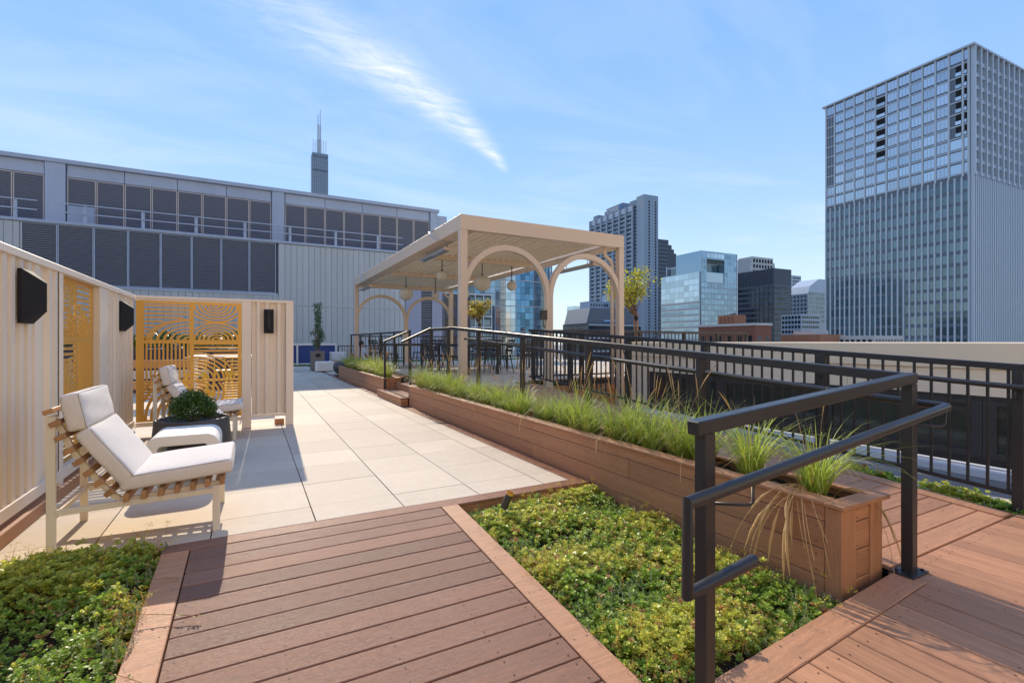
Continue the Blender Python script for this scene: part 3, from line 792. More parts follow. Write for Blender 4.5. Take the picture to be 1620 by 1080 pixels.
# ------------------------------------------------------------------ railings
RT = .05
def rail_with_pipe():
    t = thing('ramp_railing', 'black guard railing with round grab rail along the near side of the ramp', 'railing', (3.09, 1.27, 0))
    zt = lambda y: 1.061 + (1.485 - 1.061) * (y - 1.27) / (7.85 - 1.27) if y < 7.85 else 1.485
    # near rail over the side ramp
    zn = lambda x: 1.061 - .0775 * (3.09 - x)
    m = MB(); m.bar((1.45, 1.27, zn(1.45) - .027), (3.117, 1.27, zn(3.117) - .027), .058, .054, b=.004); m.build('top_rail', BLACK, t)
    m = MB(); m.bar((3.09, 1.302, zt(1.302) - .027), (3.09, 7.85, 1.485 - .027), .056, .054, b=.004); m.build('top_rail', BLACK, t)
    m = MB(); m.bar((3.09, 7.85, 1.458), (3.09, 9.15, 1.458), .056, .054, b=.004); m.build('top_rail', BLACK, t)
    ys = [1.27, 2.63, 4.06, 5.45, 6.83, 8.12, 9.05]
    for y in ys:
        z0 = zP(y) - (0 if y < 1.5 else .08)
        m = MB(); m.box(3.09 - .027, 3.09 + .027, y - .027, y + .027, z0, zt(y) - .054, .003); m.build('post', BLACK, t)
    m = MB(); m.box(1.515 - .027, 1.515 + .027, 1.27 - .027, 1.27 + .027, zR(1.5) - .2, zn(1.51) - .054, .003); m.build('post', BLACK, t)
    m = MB(); m.box(3.09 - .085, 3.09 + .085, 1.27 - .055, 1.27 + .055, .0005, .010, .002); bpz = m.build('base_plate', BLACK, t)
    for dx in (-.062, .062):
        for dy in (-.033, .033):
            b_ = MB(); b_.lathe([(0, .019), (.007, .019), (.009, .015), (.009, .010)], 6, (3.09 + dx, 1.27 + dy, 0)); b_.build('bolt', BLACKM, bpz)
    # pipe: end return, sloping run, corner, run along the ramp
    yp, xp = 1.165, 3.195
    zp = lambda x: .877 - .1044 * (3.18 - x)
    zy = lambda y: .912 + (1.275 - .905) * (y - 1.55) / (7.6 - 1.55)
    m = MB(); m.tube([(1.655, yp, zp(1.655) - .305), (1.304, yp, zp(1.304) - .310), (1.304, yp, zp(1.304)), (3.20, yp, zp(3.2)), (3.235, yp, zp(3.235) + .002)], .0235, 16)
    go = m.build('grab_rail', BLACK, t, smooth=True)
    es = go.modifiers.new('edges', 'EDGE_SPLIT'); es.split_angle = R(35)
    pts = [(3.235, yp - .004, zp(3.235)), (3.242, yp + .02, zp(3.24) + .006), (3.225, yp + .10, .892), (xp, 1.55, zy(1.55)), (xp, 3, zy(3)), (xp, 5, zy(5)), (xp, 7.55, zy(7.55)), (xp, 7.62, zy(7.6) - .01)]
    m = MB(); m.tube(pts, .0205, 12); m.build('grab_rail', BLACK, t, smooth=True)
    def br(m, a, b_, drop=.05):
        a, b_ = Vector(a), Vector(b_)        # a on post, b_ under pipe
        lo = a.z; mid = Vector((b_.x, b_.y, lo)); c1 = a.lerp(mid, .8); c2 = mid + Vector((0, 0, .012)); d = (mid - a).normalized()
        m.tube([a, c1, mid - d * .012 + Vector((0, 0, .002)), mid + Vector((0, 0, .012)), b_], .006, 8)
    for (px_, pz) in ((1.515, zp(1.515)), (3.09, zp(3.09))):
        m = MB(); br(m, (px_ + .027, 1.25, pz - .085), (px_ + .135, yp, pz - .01 + .01)); m.build('bracket', BLACK, t, smooth=True)
    for y in ys[1:5]:
        m = MB(); br(m, (3.117, y, zy(y) - .085), (xp, y + .05, zy(y) - .015)); m.build('bracket', BLACK, t, smooth=True)
    # stair rail that drops from the platform to the step
    m = MB(); m.bar((2.52, 9.10, 1.215), (3.10, 9.10, 1.484), .05, .045, b=.004); m.build('stair_rail', BLACK, t)
    m = MB(); m.box(2.68 - .022, 2.68 + .022, 9.10 - .022, 9.10 + .022, .158, 1.265, .003); m.build('post', BLACK, t)
    return t
rail_with_pipe()
def far_rail():
    t = thing('stair_railing', 'black railing around the far grass planter and step', 'railing', (3.27, 11, 0))
    m = MB(); m.bar((2.64, 11.05, 1.222), (3.27, 11.05, 1.484), .05, .045, b=.004); m.build('stair_rail', BLACK, t)
    m = MB(); m.box(2.67 - .022, 2.67 + .022, 11.03, 11.074, .158, 1.23, .003); m.build('post', BLACK, t)
    m = MB(); m.bar((3.25, 11.05, 1.46), (3.18, 18.2, 1.46), .055, .05, b=.004); m.build('top_rail', BLACK, t)
    for k, y in enumerate((11.07, 12.4, 13.8, 15.2, 16.6, 18.15)):
        x = 3.25 - .07 * (y - 11.05) / 7.15
        m = MB(); m.box(x - .025, x + .025, y - .025, y + .025, .3, 1.436, .003); m.build('post', BLACK, t)
far_rail()

def balustrade(name, label, segs, posts, pitch, parent_loc, bal_r=.0085, zb=None, zt=None):
    """segs: list of (x0,y0,x1,y1); zt/zb functions of distance point"""
    t = thing(name, label, 'railing', parent_loc)
    BM = {}
    for (x0, y0, x1, y1) in segs:
        m = MB(); m.bar((x0, y0, zt(x0, y0) - .024), (x1, y1, zt(x1, y1) - .024), .052, .048, b=.004); m.build('top_rail', BLACK, t)
        m = MB(); m.bar((x0, y0, zb(x0, y0)), (x1, y1, zb(x1, y1)), .032, .032, b=.003); m.build('bottom_rail', BLACK, t)
        Ln = math.hypot(x1 - x0, y1 - y0); n = int(Ln / pitch)
        for k in range(n):
            s = (k + .5) / n; x, y = x0 + (x1 - x0) * s, y0 + (y1 - y0) * s
            if any(math.hypot(x - a, y - b_) < .05 for a, b_ in posts): continue
            h = zt(x, y) - .05 - zb(x, y) - .016
            hk = round(h, 2)
            if hk not in BM:
                bb = MB(); bb.box(-bal_r, bal_r, -bal_r, bal_r, 0, hk + .01); BM[hk] = bb.mesh('baluster', BLACK)
            inst('baluster', BM[hk], t, (x, y, zb(x, y) + .012), world=True)
    for (x, y) in posts:
        m = MB(); m.box(x - .032, x + .032, y - .032, y + .032, min(zb(x, y) - .12, 10), zt(x, y) - .046, .003); m.build('post', BLACK, t)
    return t
ztR = lambda x, y: 1.067 + .0592 * max(0, min(y, 8.2) - 1.36)
zbR = lambda x, y: .127 + .061 * max(0, min(y, 8.2) - 1.356)
rb = balustrade('ramp_balustrade', 'black balustrade with upright bars along the far side of the ramp', [(4.88, -1.6, 4.88, 1.34), (4.88, 1.34, 4.88, 8.2)],
           [(4.88, -1.5), (4.88, .0), (4.88, 1.342), (4.88, 2.709), (4.88, 4.10), (4.88, 5.47), (4.88, 6.91), (4.88, 8.17)], .1136, (4.88, 1.34, 0), zb=zbR, zt=ztR)
zy2 = lambda y: .902 + .0592 * max(0, y - 1.3)
m = MB(); m.tube([(4.80, -1.3, .902), (4.80, 1.25, .902), (4.80, 1.5, zy2(1.5)), (4.80, 4, zy2(4)), (4.80, 7.4, zy2(7.4))], .0205, 12); m.build('grab_rail', BLACK, rb, smooth=True)
for y in (.0, 1.342, 2.709, 4.10, 5.47, 6.91):
    m = MB(); z = zy2(y); m.tube([(4.848, y, z - .09), (4.815, y, z - .09), (4.802, y, z - .082), (4.80, y, z - .015)], .006, 8); m.build('bracket', BLACK, rb, smooth=True)
balustrade('platform_balustrade', 'black balustrade along the platform edge behind the right pergola post', [(4.97, 8.5, 11.78, 8.5)],
           [(6.3, 8.5), (7.95, 8.5), (9.4, 8.5), (10.6, 8.5), (11.75, 8.5)], .118, (8.3, 8.5, .42), zb=lambda x, y: .52, zt=lambda x, y: 1.475)
balustrade('roof_edge_balustrade', 'far black balustrade behind the dining tables', [(3.9, 21.0, 15.5, 21.0)],
           [(3.9, 21.0), (6.2, 21.0), (8.5, 21.0), (10.8, 21.0), (13.1, 21.0), (15.4, 21.0)], .14, (9, 21, .42), bal_r=.011, zb=lambda x, y: .50, zt=lambda x, y: 1.475)
balustrade('rear_balustrade', 'short low black balustrade right of the navy sports wall', [(4.02, 26.9, 6.6, 26.9)],
           [(4.05, 26.9), (6.55, 26.9)], .14, (5, 26.9, 0), bal_r=.012, zb=lambda x, y: .1, zt=lambda x, y: 1.02)

# ------------------------------------------------------------------ privacy screens
def corrug(u0, u1, z0, z1, f, pattern, depth):
    """sheet following a trapezoid profile; f(u, d, z) -> world, d towards the viewer"""
    prof = []; u = u0; k = 0
    while u < u1 - 1e-6:
        flat, rib = pattern[k % len(pattern)]; k += 1
        for du, d in ((0, 0), (flat, 0), (.010, depth), (rib, depth), (.010, 0)):
            u2 = min(u + du, u1); prof.append((u2, d)); u = u2
    m = MB(); n = len(prof)
    V = [f(a, d, z0) for a, d in prof] + [f(a, d, z1) for a, d in prof] + [f(a, d - .004, z0) for a, d in prof] + [f(a, d - .004, z1) for a, d in prof]
    F = [(i, i + 1, n + i + 1, n + i) for i in range(n - 1)] + [(2 * n + i + 1, 2 * n + i, 3 * n + i, 3 * n + i + 1) for i in range(n - 1)]
    m.add(V, F); return m

def cut_screen(f, W, z0, z1, th=.012, flip=False):
    """laser cut sheet: f(u, d, z); u in 0..W"""
    m = MB()
    U = (lambda u: W - u) if flip else (lambda u: u)
    cnt = [0]
    def tk():
        cnt[0] += 1
        return th / 2 + .00012 * (cnt[0] % 23)
    def rect(u0, u1, a, b):
        k_ = tk(); q = [f(U(u), d, z) for d in (-k_, k_) for u, z in ((u0, a), (u1, a), (u1, b), (u0, b))]
        m.add(q, [(0, 1, 2, 3), (7, 6, 5, 4), (0, 4, 5, 1), (1, 5, 6, 2), (2, 6, 7, 3), (3, 7, 4, 0)])
    def arcs(cu, cz, sx, sz, radii, wd, cell, a0=0, a1=2 * PI):
        u0, u1, za, zb = cell
        for r in radii:
            prev = None; N_ = 40; k_ = tk()
            for i in range(N_ + 1):
                a = a0 + (a1 - a0) * i / N_; ca, sa = math.cos(a), math.sin(a)
                A_ = (cu + sx * r * ca, cz + sz * r * sa); B_ = (cu + sx * (r - wd) * ca, cz + sz * (r - wd) * sa)
                mid = ((A_[0] + B_[0]) / 2, (A_[1] + B_[1]) / 2)
                ok = u0 - .002 <= mid[0] <= u1 + .002 and za - .002 <= mid[1] <= zb + .002
                if ok and prev:
                    P_ = [prev[0], A_, B_, prev[1]]
                    q = [f(U(u), d, z) for d in (-k_, k_) for u, z in P_]
                    m.add(q, [(0, 1, 2, 3), (7, 6, 5, 4), (0, 4, 5, 1), (1, 5, 6, 2), (2, 6, 7, 3), (3, 7, 4, 0)])
                prev = (A_, B_) if ok else None
    H = z1 - z0; zz = lambda t: z0 + H * t; e = .085
    mu0, mu1 = W * .485, W * .527
    h1, h2 = zz(.648), zz(.678); g1, g2 = zz(.318), zz(.338)
    rect(0, e, z0, z1); rect(W - e * .55, W, z0, z1); rect(e, W - e * .55, z1 - .035, z1); rect(e, W - e * .55, z0, z0 + .03)
    rect(mu0, mu1, z0 + .03, z1 - .035); rect(e, W - e * .55, h1, h2); rect(e, mu0, g1, g2); rect(mu1, W - e * .55, g1, g2)
    lw = .024; R_ = W - e * .55
    # top left: slats over a rising quarter fan
    cell = (e, mu0, h2, z1 - .035); rx = mu0 - e - .02; rz = (z1 - .035 - h2) * .60
    for k in range(9):
        z = h2 + .02 + k * (z1 - .06 - h2) / 8.6
        t_ = (z - h2) / rz
        uu = mu0 if t_ >= 1 else mu0 - rx * math.sqrt(max(0, 1 - t_ * t_))
        rect(e, uu, z, z + lw)
    arcs(mu0, h2, 1, rz / rx, [rx * k / 6.5 for k in range(1, 7)] + [rx], lw * 1.3, cell, PI / 2, PI)
    # top right: fans from top and bottom
    cell = (mu1, R_, h2, z1 - .035); cu = (mu1 + R_) / 2; hw = (R_ - mu1) / 2; zm = (h2 + z1 - .035) / 2
    rect(mu1, R_, zm - .008, zm + .010)
    rr_ = [hw * k for k in (.22, .42, .62, .82, 1.04, 1.25)]
    arcs(cu, z1 - .035, 1, (zm - h2) / (hw * 1.25), rr_, lw * 1.2, (mu1, R_, zm, z1 - .035), PI, 2 * PI)
    arcs(cu, h2, 1, (zm - h2) / (hw * 1.25), rr_, lw * 1.2, (mu1, R_, h2, zm), 0, PI)
    # middle left: upright slats
    n = 11
    for k in range(n):
        u = e + (mu0 - e) * (k + .6) / n; rect(u - .010, u + .010, g2, h1)
    # middle right: slats and a quarter fan from the lower left
    cell = (mu1, R_, g2, h1); rx = (R_ - mu1) * .94; rz = (h1 - g2) * .74
    for k in range(10):
        z = g2 + .03 + k * (h1 - .02 - g2) / 9.6; t_ = (z - g2) / rz
        uu = mu1 if t_ >= 1 else mu1 + rx * math.sqrt(max(0, 1 - t_ * t_))
        rect(uu, R_, z, z + lw)
    arcs(mu1, g2, 1, rz / rx, [rx * k / 8 for k in range(1, 8)] + [rx], lw * 1.15, cell, 0, PI / 2)
    # bottom right: half rings and slats, small fan in the corner
    cell = (mu1, R_, z0 + .03, g1); rx = (R_ - mu1) * .62
    arcs(mu1 + .04, g1 - (g1 - z0) * .32, 1, .8, [rx * k / 6 for k in range(1, 7)], lw * 1.2, cell)
    for k in range(12):
        z = z0 + .05 + k * (g1 - z0 - .06) / 12; zc_ = g1 - (g1 - z0) * .32; t_ = (z - zc_) / (.8 * rx)
        uu = mu1 if abs(t_) >= 1 else mu1 + .04 + rx * math.sqrt(1 - t_ * t_)
        if uu < R_ - .01: rect(uu, R_, z, z + lw)
    # bottom left: sweeping fan
    cell = (e, mu0, z0 + .03, g1); rx = (mu0 - e)
    arcs(mu0, z0 + .03, 1, (g1 - z0 - .03) / rx * 1.15, [rx * k / 8 for k in range(1, 12)], lw * 1.35, cell, PI / 2, PI)
    for k in range(5):
        z = g1 - .03 - k * .045; rect(e, e + (mu0 - e) * (.55 - .1 * k), z, z + lw)
    return m

XW = -1.33
wl = thing('privacy_wall', 'long cream corrugated screen wall behind the lounge chairs', 'wall', (XW, 5.5, 0))
fw = lambda u, d, z: (XW - .035 + d, u, z)
m = MB(); m.box(XW - .07, XW + .012, 1.6, 7.80, 1.775, 1.828, .004); m.build('top_rail', CREAMD, wl)
m = MB(); m.box(XW - .07, XW + .006, 1.6, 7.80, .128, .212, .004); m.build('bottom_rail', CREAMD, wl)
m = MB(); m.box(XW - .12, XW + .03, 1.6, 7.70, .0, .09, .004); m.build('base_curb', DECKP, wl)
corrug(1.7, 5.04, .213, 1.774, fw, [(.05, .06), (.04, .10), (.16, .055), (.045, .055), (.045, .055), (.05, .06)], .032).build('corrugated_panel', CREAM, wl)
for y0, y1 in ((5.045, 5.125), (6.20, 6.42)):
    m = MB(); m.box(XW - .07, XW + .004, y0, y1, .004, 1.774, .004); m.build('post', CREAMD, wl)
corrug(6.50, 7.77, .213, 1.774, fw, [(.045, .055), (.05, .06), (.11, .055)], .032).build('corrugated_panel', CREAM, wl)
m = MB(); m.box(XW - .066, XW + .002, 6.43, 6.495, .214, 1.773, .003); m.build('post', CREAMD, wl)
cut_screen(lambda u, d, z: (XW - .055 + d, 5.13 + u, z), 1.066, .216, 1.772, flip=True).build('cut_metal_panel', GOLD, wl)

cw = thing('privacy_wall', 'cream screen wall end with a gold cut metal panel facing the path', 'wall', (-.4, 7.81, 0))
YW = 7.81
fc = lambda u, d, z: (u, YW + .045 - d, z)
m = MB(); m.box(-1.325, .547, YW, YW + .085, 1.790, 1.828, .004); m.build('top_rail', CREAMD, cw)
m = MB(); m.box(-1.325, -.125, YW + .004, YW + .08, .118, .175, .004); m.build('bottom_rail', CREAMD, cw)
m = MB(); m.box(-1.325, -.115, YW + .01, YW + .07, 1.766, 1.788, .002); m.build('top_rail', CREAMD, cw)
m = MB(); m.box(-.118, .000, YW + .002, YW + .085, .003, 1.789, .004); m.build('post', CREAMD, cw)
m = MB(); m.box(.446, .547, YW + .002, YW + .12, .003, 1.789, .004); m.build('post', CREAMD, cw)
m = MB(); m.box(.001, .445, YW + .006, YW + .08, .145, .185, .003); m.build('bottom_rail', CREAMD, cw)
corrug(.004, .442, .186, 1.788, fc, [(.055, .045), (.045, .045), (.09, .045), (.055, .045)], .034).build('corrugated_panel', CREAM, cw)
cut_screen(lambda u, d, z: (-1.315 + u, YW + .012 - d, z), 1.195, .180, 1.762).build('cut_metal_panel', GOLD, cw)
m = MB(); m.box(.31, .43, YW + .13, YW + .40, 0, .09, .003); m.build('foot', DECKP, cw)

def sconce(label, f, W, H, P, ridge):
    """f(u, d, z) with d out of the wall"""
    t = thing('wall_sconce', label, 'wall lamp', f(0, 0, 0), 'black faceted sconces on the screen walls')
    m = MB(); a, b_ = W / 2, H / 2
    V = [f(-a, 0, -b_), f(a, 0, -b_), f(a, 0, b_), f(-a, 0, b_), f(-a, .02, -b_), f(a, .02, -b_), f(a, .02, b_), f(-a, .02, b_),
         f(-.008, P, -ridge), f(.008, P, -ridge), f(.008, P, ridge), f(-.008, P, ridge)]
    F = [(0, 1, 2, 3), (0, 4, 5, 1), (1, 5, 6, 2), (2, 6, 7, 3), (3, 7, 4, 0), (4, 8, 9, 5), (5, 9, 10, 6), (6, 10, 11, 7), (7, 11, 8, 4), (8, 11, 10, 9)]
    m.add(V, F); o = m.build('shade', BLACKM, t); fixn(o.data)
    m = MB(); m.add([f(-.004, P + .001, -ridge * .9), f(.004, P + .001, -ridge * .9), f(.004, P + .001, ridge * .9), f(-.004, P + .001, ridge * .9)], [(0, 1, 2, 3)])
    m.build('slot', BRONZE, t)
sconce('largest black faceted sconce at the left edge of the long cream wall', lambda u, d, z: (XW + .001 + d, 4.36 + u, 1.527 + z), .20, .355, .115, .095)
sconce('black faceted sconce on the long wall near the corner', lambda u, d, z: (XW + .001 + d, 7.11 + u, 1.522 + z), .20, .345, .115, .095)
sconce('black faceted sconce on the wall end beside the gold panel', lambda u, d, z: (.222 + u, YW + .009 - d, 1.52 + z), .128, .345, .095, .115)

# ------------------------------------------------------------------ lounge chairs
def cushion(name, c, ax, h, parent, puff=.012):
    bm = bmesh.new(); bmesh.ops.create_cube(bm, size=2)
    for v in bm.verts: v.co = Vector((v.co.x * h[0], v.co.y * h[1], v.co.z * h[2]))
    bmesh.ops.bevel(bm, geom=bm.edges[:], offset=.024, segments=4, profile=.6, affect='EDGES')
    long_e = [e for e in bm.edges if e.calc_length() > .12]
    bmesh.ops.subdivide_edges(bm, edges=long_e, cuts=7, use_grid_fill=True)
    g = random.Random(int(h[0] * 1000))
    for v in bm.verts:
        a, b_, k = v.co.x / h[0], v.co.y / h[1], v.co.z / h[2]
        f = max(0, 1 - a ** 4) * max(0, 1 - b_ ** 4)
        v.co.z += (1 if k > 0 else -1) * puff * f * abs(k) + math.sin(a * 5 + b_ * 3) * .002 + math.sin(a * 11 - b_ * 7 + h[0] * 40) * .0012 * f
        v.co.y += .006 * b_ * max(0, 1 - a * a)
    A = [Vector(a) for a in ax]; c = Vector(c) - wloc(parent)
    for v in bm.verts:
        p = v.co.copy(); v.co = c + A[0] * p.x + A[1] * p.y + A[2] * p.z
    bmesh.ops.recalc_face_normals(bm, faces=bm.faces)
    me = bpy.data.meshes.new(name); bm.to_mesh(me); bm.free(); me.materials.append(LINEN)
    me.polygons.foreach_set('use_smooth', [True] * len(me.polygons))
    o = bpy.data.objects.new(name, me); C.objects.link(o); o.parent = parent
    # piping loops along the two long seams
    m = MB()
    for sgn in (-1, 1):
        loop = []
        for (sx_, sy_) in ((-1, -1), (1, -1), (1, 1), (-1, 1)):
            for dx, dy in (((0, .02), (.02, 0)) if sx_ * sy_ < 0 else ((.02, 0), (0, .02))):
                pass
        R2 = .022; hx, hy, hz = h[0] - .004, h[1] - .004 + .004, h[2] - .004
        for k in range(33):
            t_ = 2 * PI * k / 32; ex = abs(math.cos(t_)) ** .12 * (1 if math.cos(t_) > 0 else -1); ey = abs(math.sin(t_)) ** .12 * (1 if math.sin(t_) > 0 else -1)
            loop.append(Vector(c) + A[0] * (ex * hx) + A[1] * (ey * hy) + A[2] * (sgn * hz))
        m.tube(loop, .0032, 5, cap=False)
    po = bpy.data.objects.new('piping', m.mesh('piping', PIPING, True)); C.objects.link(po); po.parent = o
    return o
def lounge(label, x, y):
    t = thing('lounge_chair', label, 'lounge chair', (-.6, 3.68, 0), 'low slatted lounge chairs')
    ya, yb = 3.70, 4.32
    for yy in (ya, yb):
        m = MB(); m.box(-1.032, -.990, yy - .011, yy + .011, 0, .80, .003); m.build('leg', IVORY, t)
        m = MB(); m.box(-.222, -.180, yy - .011, yy + .011, 0, .295, .003); m.build('leg', IVORY, t)
        m = MB(); m.bar((-.99, yy, .243), (-.215, yy, .262), .02, .036, b=.003); m.build('side_rail', IVORY, t)
        pts = [(-1.012, .80), (-.965, .70), (-.93, .60), (-.885, .515), (-.835, .44), (-.785, .365), (-.735, .30), (-.705, .275), (-.66, .262), (-.57, .272), (-.42, .284), (-.17, .302)]
        m = MB()
        for p, q_ in zip(pts[:-1], pts[1:]): m.bar((p[0], yy + (.03 if yy == ya else -.03), p[1]), (q_[0], yy + (.03 if yy == ya else -.03), q_[1]), .022, .030)
        m.build('curved_rail', IVORY, t)
    m = MB(); m.box(-1.03, -.995, ya + .012, yb - .012, .20, .235, .003); m.build('cross_rail', IVORY, t)
    m = MB(); m.box(-.218, -.184, ya + .012, yb - .012, .245, .280, .003); m.build('cross_rail', IVORY, t)
    m = MB(); m.bar((-.98, yb - .02, .02 + .2), (-.72, yb - .02, .29), .018, .035, b=.003)
    m.build('brace', IVORY, t)
    sl_ = [(-1.040, .834, 20), (-.996, .756, -67), (-.973, .674, -66), (-.935, .594, -60), (-.894, .525, -57), (-.848, .457, -55), (-.801, .392, -54), (-.752, .325, -52),
           (-.664, .288, 3), (-.578, .294, 3), (-.493, .300, 3), (-.411, .306, 3), (-.328, .312, 3), (-.249, .319, 3), (-.167, .326, 3)]
    for sx_, sz_, an in sl_:
        a = R(an); m = MB()
        if an > 10: m.obox((.024, 0, -.004), (.025, .345, .014), ((math.cos(a), 0, math.sin(a)), (0, 1, 0), (-math.sin(a), 0, math.cos(a))), .003)
        elif an > 0: m.obox((0, 0, 0), (.014, .345, .024), None, .003)
        else:
            b_ = R(an + 90); m.obox((.008, 0, .004), (.026, .345, .0145), ((math.cos(b_), 0, math.sin(b_)), (0, 1, 0), (-math.sin(b_), 0, math.cos(b_))), .003)
        inst('slat', m.mesh('slat', TEAK), t, (sx_, 4.01, sz_), world=True)
    d = Vector((-.236, 0, .345)).normalized(); n_ = Vector((.345, 0, .236)).normalized()
    b0 = Vector((-.700, 4.01, .330)) + n_ * .066
    cushion('back_cushion', b0 + d * .205, (d, (0, 1, 0), n_), (.205, .325, .043), t)
    d2 = Vector((-.20, 0, .98)).normalized(); n2 = Vector((.98, 0, .20)).normalized()
    cushion('head_cushion', Vector((-.935, 4.01, .700)) + n2 * .046 + d2 * .110, (d2, (0, 1, 0), n2), (.110, .325, .046), t)
    d3 = Vector((.56, 0, .045)).normalized(); n3 = Vector((-.045, 0, .56)).normalized()
    cushion('seat_cushion', Vector((-.402, 4.01, .340)) + n3 * .052, (d3, (0, 1, 0), n3), (.298, .325, .043), t)
    t.location = (x, y, 0)
    return t
lounge('nearest ivory lounge chair with oatmeal cushions and teak slats beside the sedum', -.6, 3.68)
lounge('far ivory lounge chair behind the boxwood pot before the gold panel', -.585, 6.98)

def side_table(label, x0, x1, y0, y1, H, th, name='side_table', group='white waterfall side tables'):
    t = thing(name, label, 'side table', ((x0 + x1) / 2, (y0 + y1) / 2, 0), group)
    Ro = .10; out_, inn = [], []
    def arcp(cx, cz, r, a0, a1): return [(cx + r * math.cos(a0 + (a1 - a0) * i / 8), cz + r * math.sin(a0 + (a1 - a0) * i / 8)) for i in range(9)]
    out_ = [(x0, 0)] + arcp(x0 + Ro, H - Ro, Ro, PI, PI / 2) + arcp(x1 - Ro, H - Ro, Ro, PI / 2, 0) + [(x1, 0)]
    ri = .03; a, b_ = x0 + th, x1 - th
    inn = [(a, 0)] + arcp(a + ri, H - th - ri, ri, PI, PI / 2) + arcp(b_ - ri, H - th - ri, ri, PI / 2, 0) + [(b_, 0)]
    m = MB(); n = len(out_)
    V = [(x, y0, z) for x, z in out_] + [(x, y0, z) for x, z in inn] + [(x, y1, z) for x, z in out_] + [(x, y1, z) for x, z in inn]
    F = []
    for i in range(n - 1):
        F += [(i, i + 1, n + i + 1, n + i), (2 * n + i + 1, 2 * n + i, 3 * n + i, 3 * n + i + 1), (i + 1, i, 2 * n + i, 2 * n + i + 1), (n + i, n + i + 1, 3 * n + i + 1, 3 * n + i)]
    F += [(0, n, 3 * n, 2 * n), (n - 1, 3 * n - 1, 4 * n - 1, 2 * n - 1)]
    m.add(V, F); o = m.build('top', CONC, t); fixn(o.data)
    bv = o.modifiers.new('bevel', 'BEVEL'); bv.width = .006; bv.segments = 2; bv.angle_limit = R(40)
    return t
side_table('white rounded waterfall side table between the near chair and the boxwood pot', -.78, -.25, 4.97, 5.52, .43, .085)
side_table('white rounded side table half hidden behind the boxwood', -.84, -.29, 6.42, 6.86, .42, .085)

# pot and boxwood
t = thing('plant_pot', 'round dark bronze pot holding the boxwood', 'pot', (-.53, 5.93, 0))
m = MB(); m.lathe([(.0, 0), (.355, 0), (.365, .01), (.362, .05), (.325, .44), (.318, .45), (.305, .45), (.298, .44), (.28, .36), (0, .36)], 40, (-.53, 5.93, 0)); m.build('body', POT, t, smooth=True)
m = MB(); m.lathe([(.285, .365), (.15, .385), (0, .39)], 20, (-.53, 5.93, 0)); m.build('soil', SOIL, t, smooth=True)
def leafcloud(name, centers, radii, n, size, mats, parent, seed, aspect=.45, squash=(1, 1, 1), shell=.55, mix_=None):
    g = np.random.default_rng(seed); Vs, MI = [], []
    tot = sum(r ** 2 for r in radii)
    for c, r in zip(centers, radii):
        k = max(8, int(n * r * r / tot)); dr = norm(g.normal(0, 1, (k, 3))); rad = r * (shell + (1 - shell) * g.random(k) ** .5)
        p = np.array(c) + dr * rad[:, None] * np.array(squash)
        d = norm(dr * .7 + g.normal(0, .7, (k, 3)) + [0, 0, .25]); ln = g.uniform(.7, 1.3, k) * size
        Vs.append(leaf_quads(p, d, norm(dr + g.normal(0, .5, (k, 3))), ln, ln * aspect))
        MI.append(g.choice(len(mats), k, p=mix_) if mix_ else np.zeros(k))
    V = np.concatenate(Vs); off = wloc(parent) if parent else Vector((0, 0, 0)); V = V - np.array(off)
    o = bpy.data.objects.new(name, npmesh(name, V, np.arange(len(V)).reshape(-1, 4), mats, np.concatenate(MI))); C.objects.link(o)
    if parent: o.parent = parent
    return o
t = thing('boxwood_shrub', 'rounded dark green boxwood in the bronze pot', 'shrub', (-.53, 5.93, .385))
g = random.Random(2); cs, rs = [(-.53, 5.93, .53)], [.15]
for k in range(60):
    a = g.uniform(0, 6.28); e_ = g.uniform(-.25, 1.4); rr_ = .155 + g.uniform(-.02, .03)
    cs.append((-.53 + rr_ * math.cos(a) * math.cos(e_), 5.93 + rr_ * math.sin(a) * math.cos(e_), .505 + rr_ * .95 * math.sin(e_))); rs.append(g.uniform(.045, .075))
leafcloud('foliage', cs, rs, 9000, .017, [BOXL], t, 3, .42, shell=.3)
m = MB()
for k in range(9):
    a = k * .7; m.tube([(-.53 + .02 * math.cos(a), 5.93 + .02 * math.sin(a), .38), (-.53 + .12 * math.cos(a), 5.93 + .12 * math.sin(a), .56)], [.007, .003], 5)
m.build('stem', BARK, t)

# ------------------------------------------------------------------ pergola
XL, XR, YF, YB, ZT, ZB = 3.305, 7.11, 8.08, 18.30, 3.52, 3.25
pg = thing('pergola', 'beige louvred pergola with round arches over the dining platform', 'pergola', (5.2, 13, .42))
def pbox(name, *a, mat_=PERG, b=.004): m = MB(); m.box(*a, b); return m.build(name, mat_, pg)
pbox('roof_beam', XL, XR, YF, YF + .14, ZB, ZT); pbox('roof_beam', XL, XR, YB - .14, YB, ZB - .04, ZT)
pbox('roof_beam', XL, XL + .14, YF + .142, YB - .142, ZB, ZT - .002); pbox('roof_beam', XR - .14, XR, YF + .142, YB - .142, ZB, ZT - .002)
pbox('gutter', XL + .142, XL + .36, YF + .142, YB - .142, ZB + .01, ZB + .06); pbox('gutter', XR - .36, XR - .142, YF + .142, YB - .142, ZB + .01, ZB + .06)
for y in (11.4, 14.8): pbox('cross_beam', XL + .142, XR - .142, y - .07, y + .07, ZB - .002, ZT - .04)
posts = [(XL, YF, .0), (XR - .135, YF, -.3), (XL, YB - .135, 0), (XR - .135, YB - .135, 0)]
for x, y, z in posts: pbox('post', x, x + .135, y, y + .135, z, ZB - .003 - (.04 if y > 15 else 0))
for y, z in ((YF, -.3), (YB - .13, .2)): pbox('post', 5.130, 5.290, y + .015, y + .115, z, 2.16)
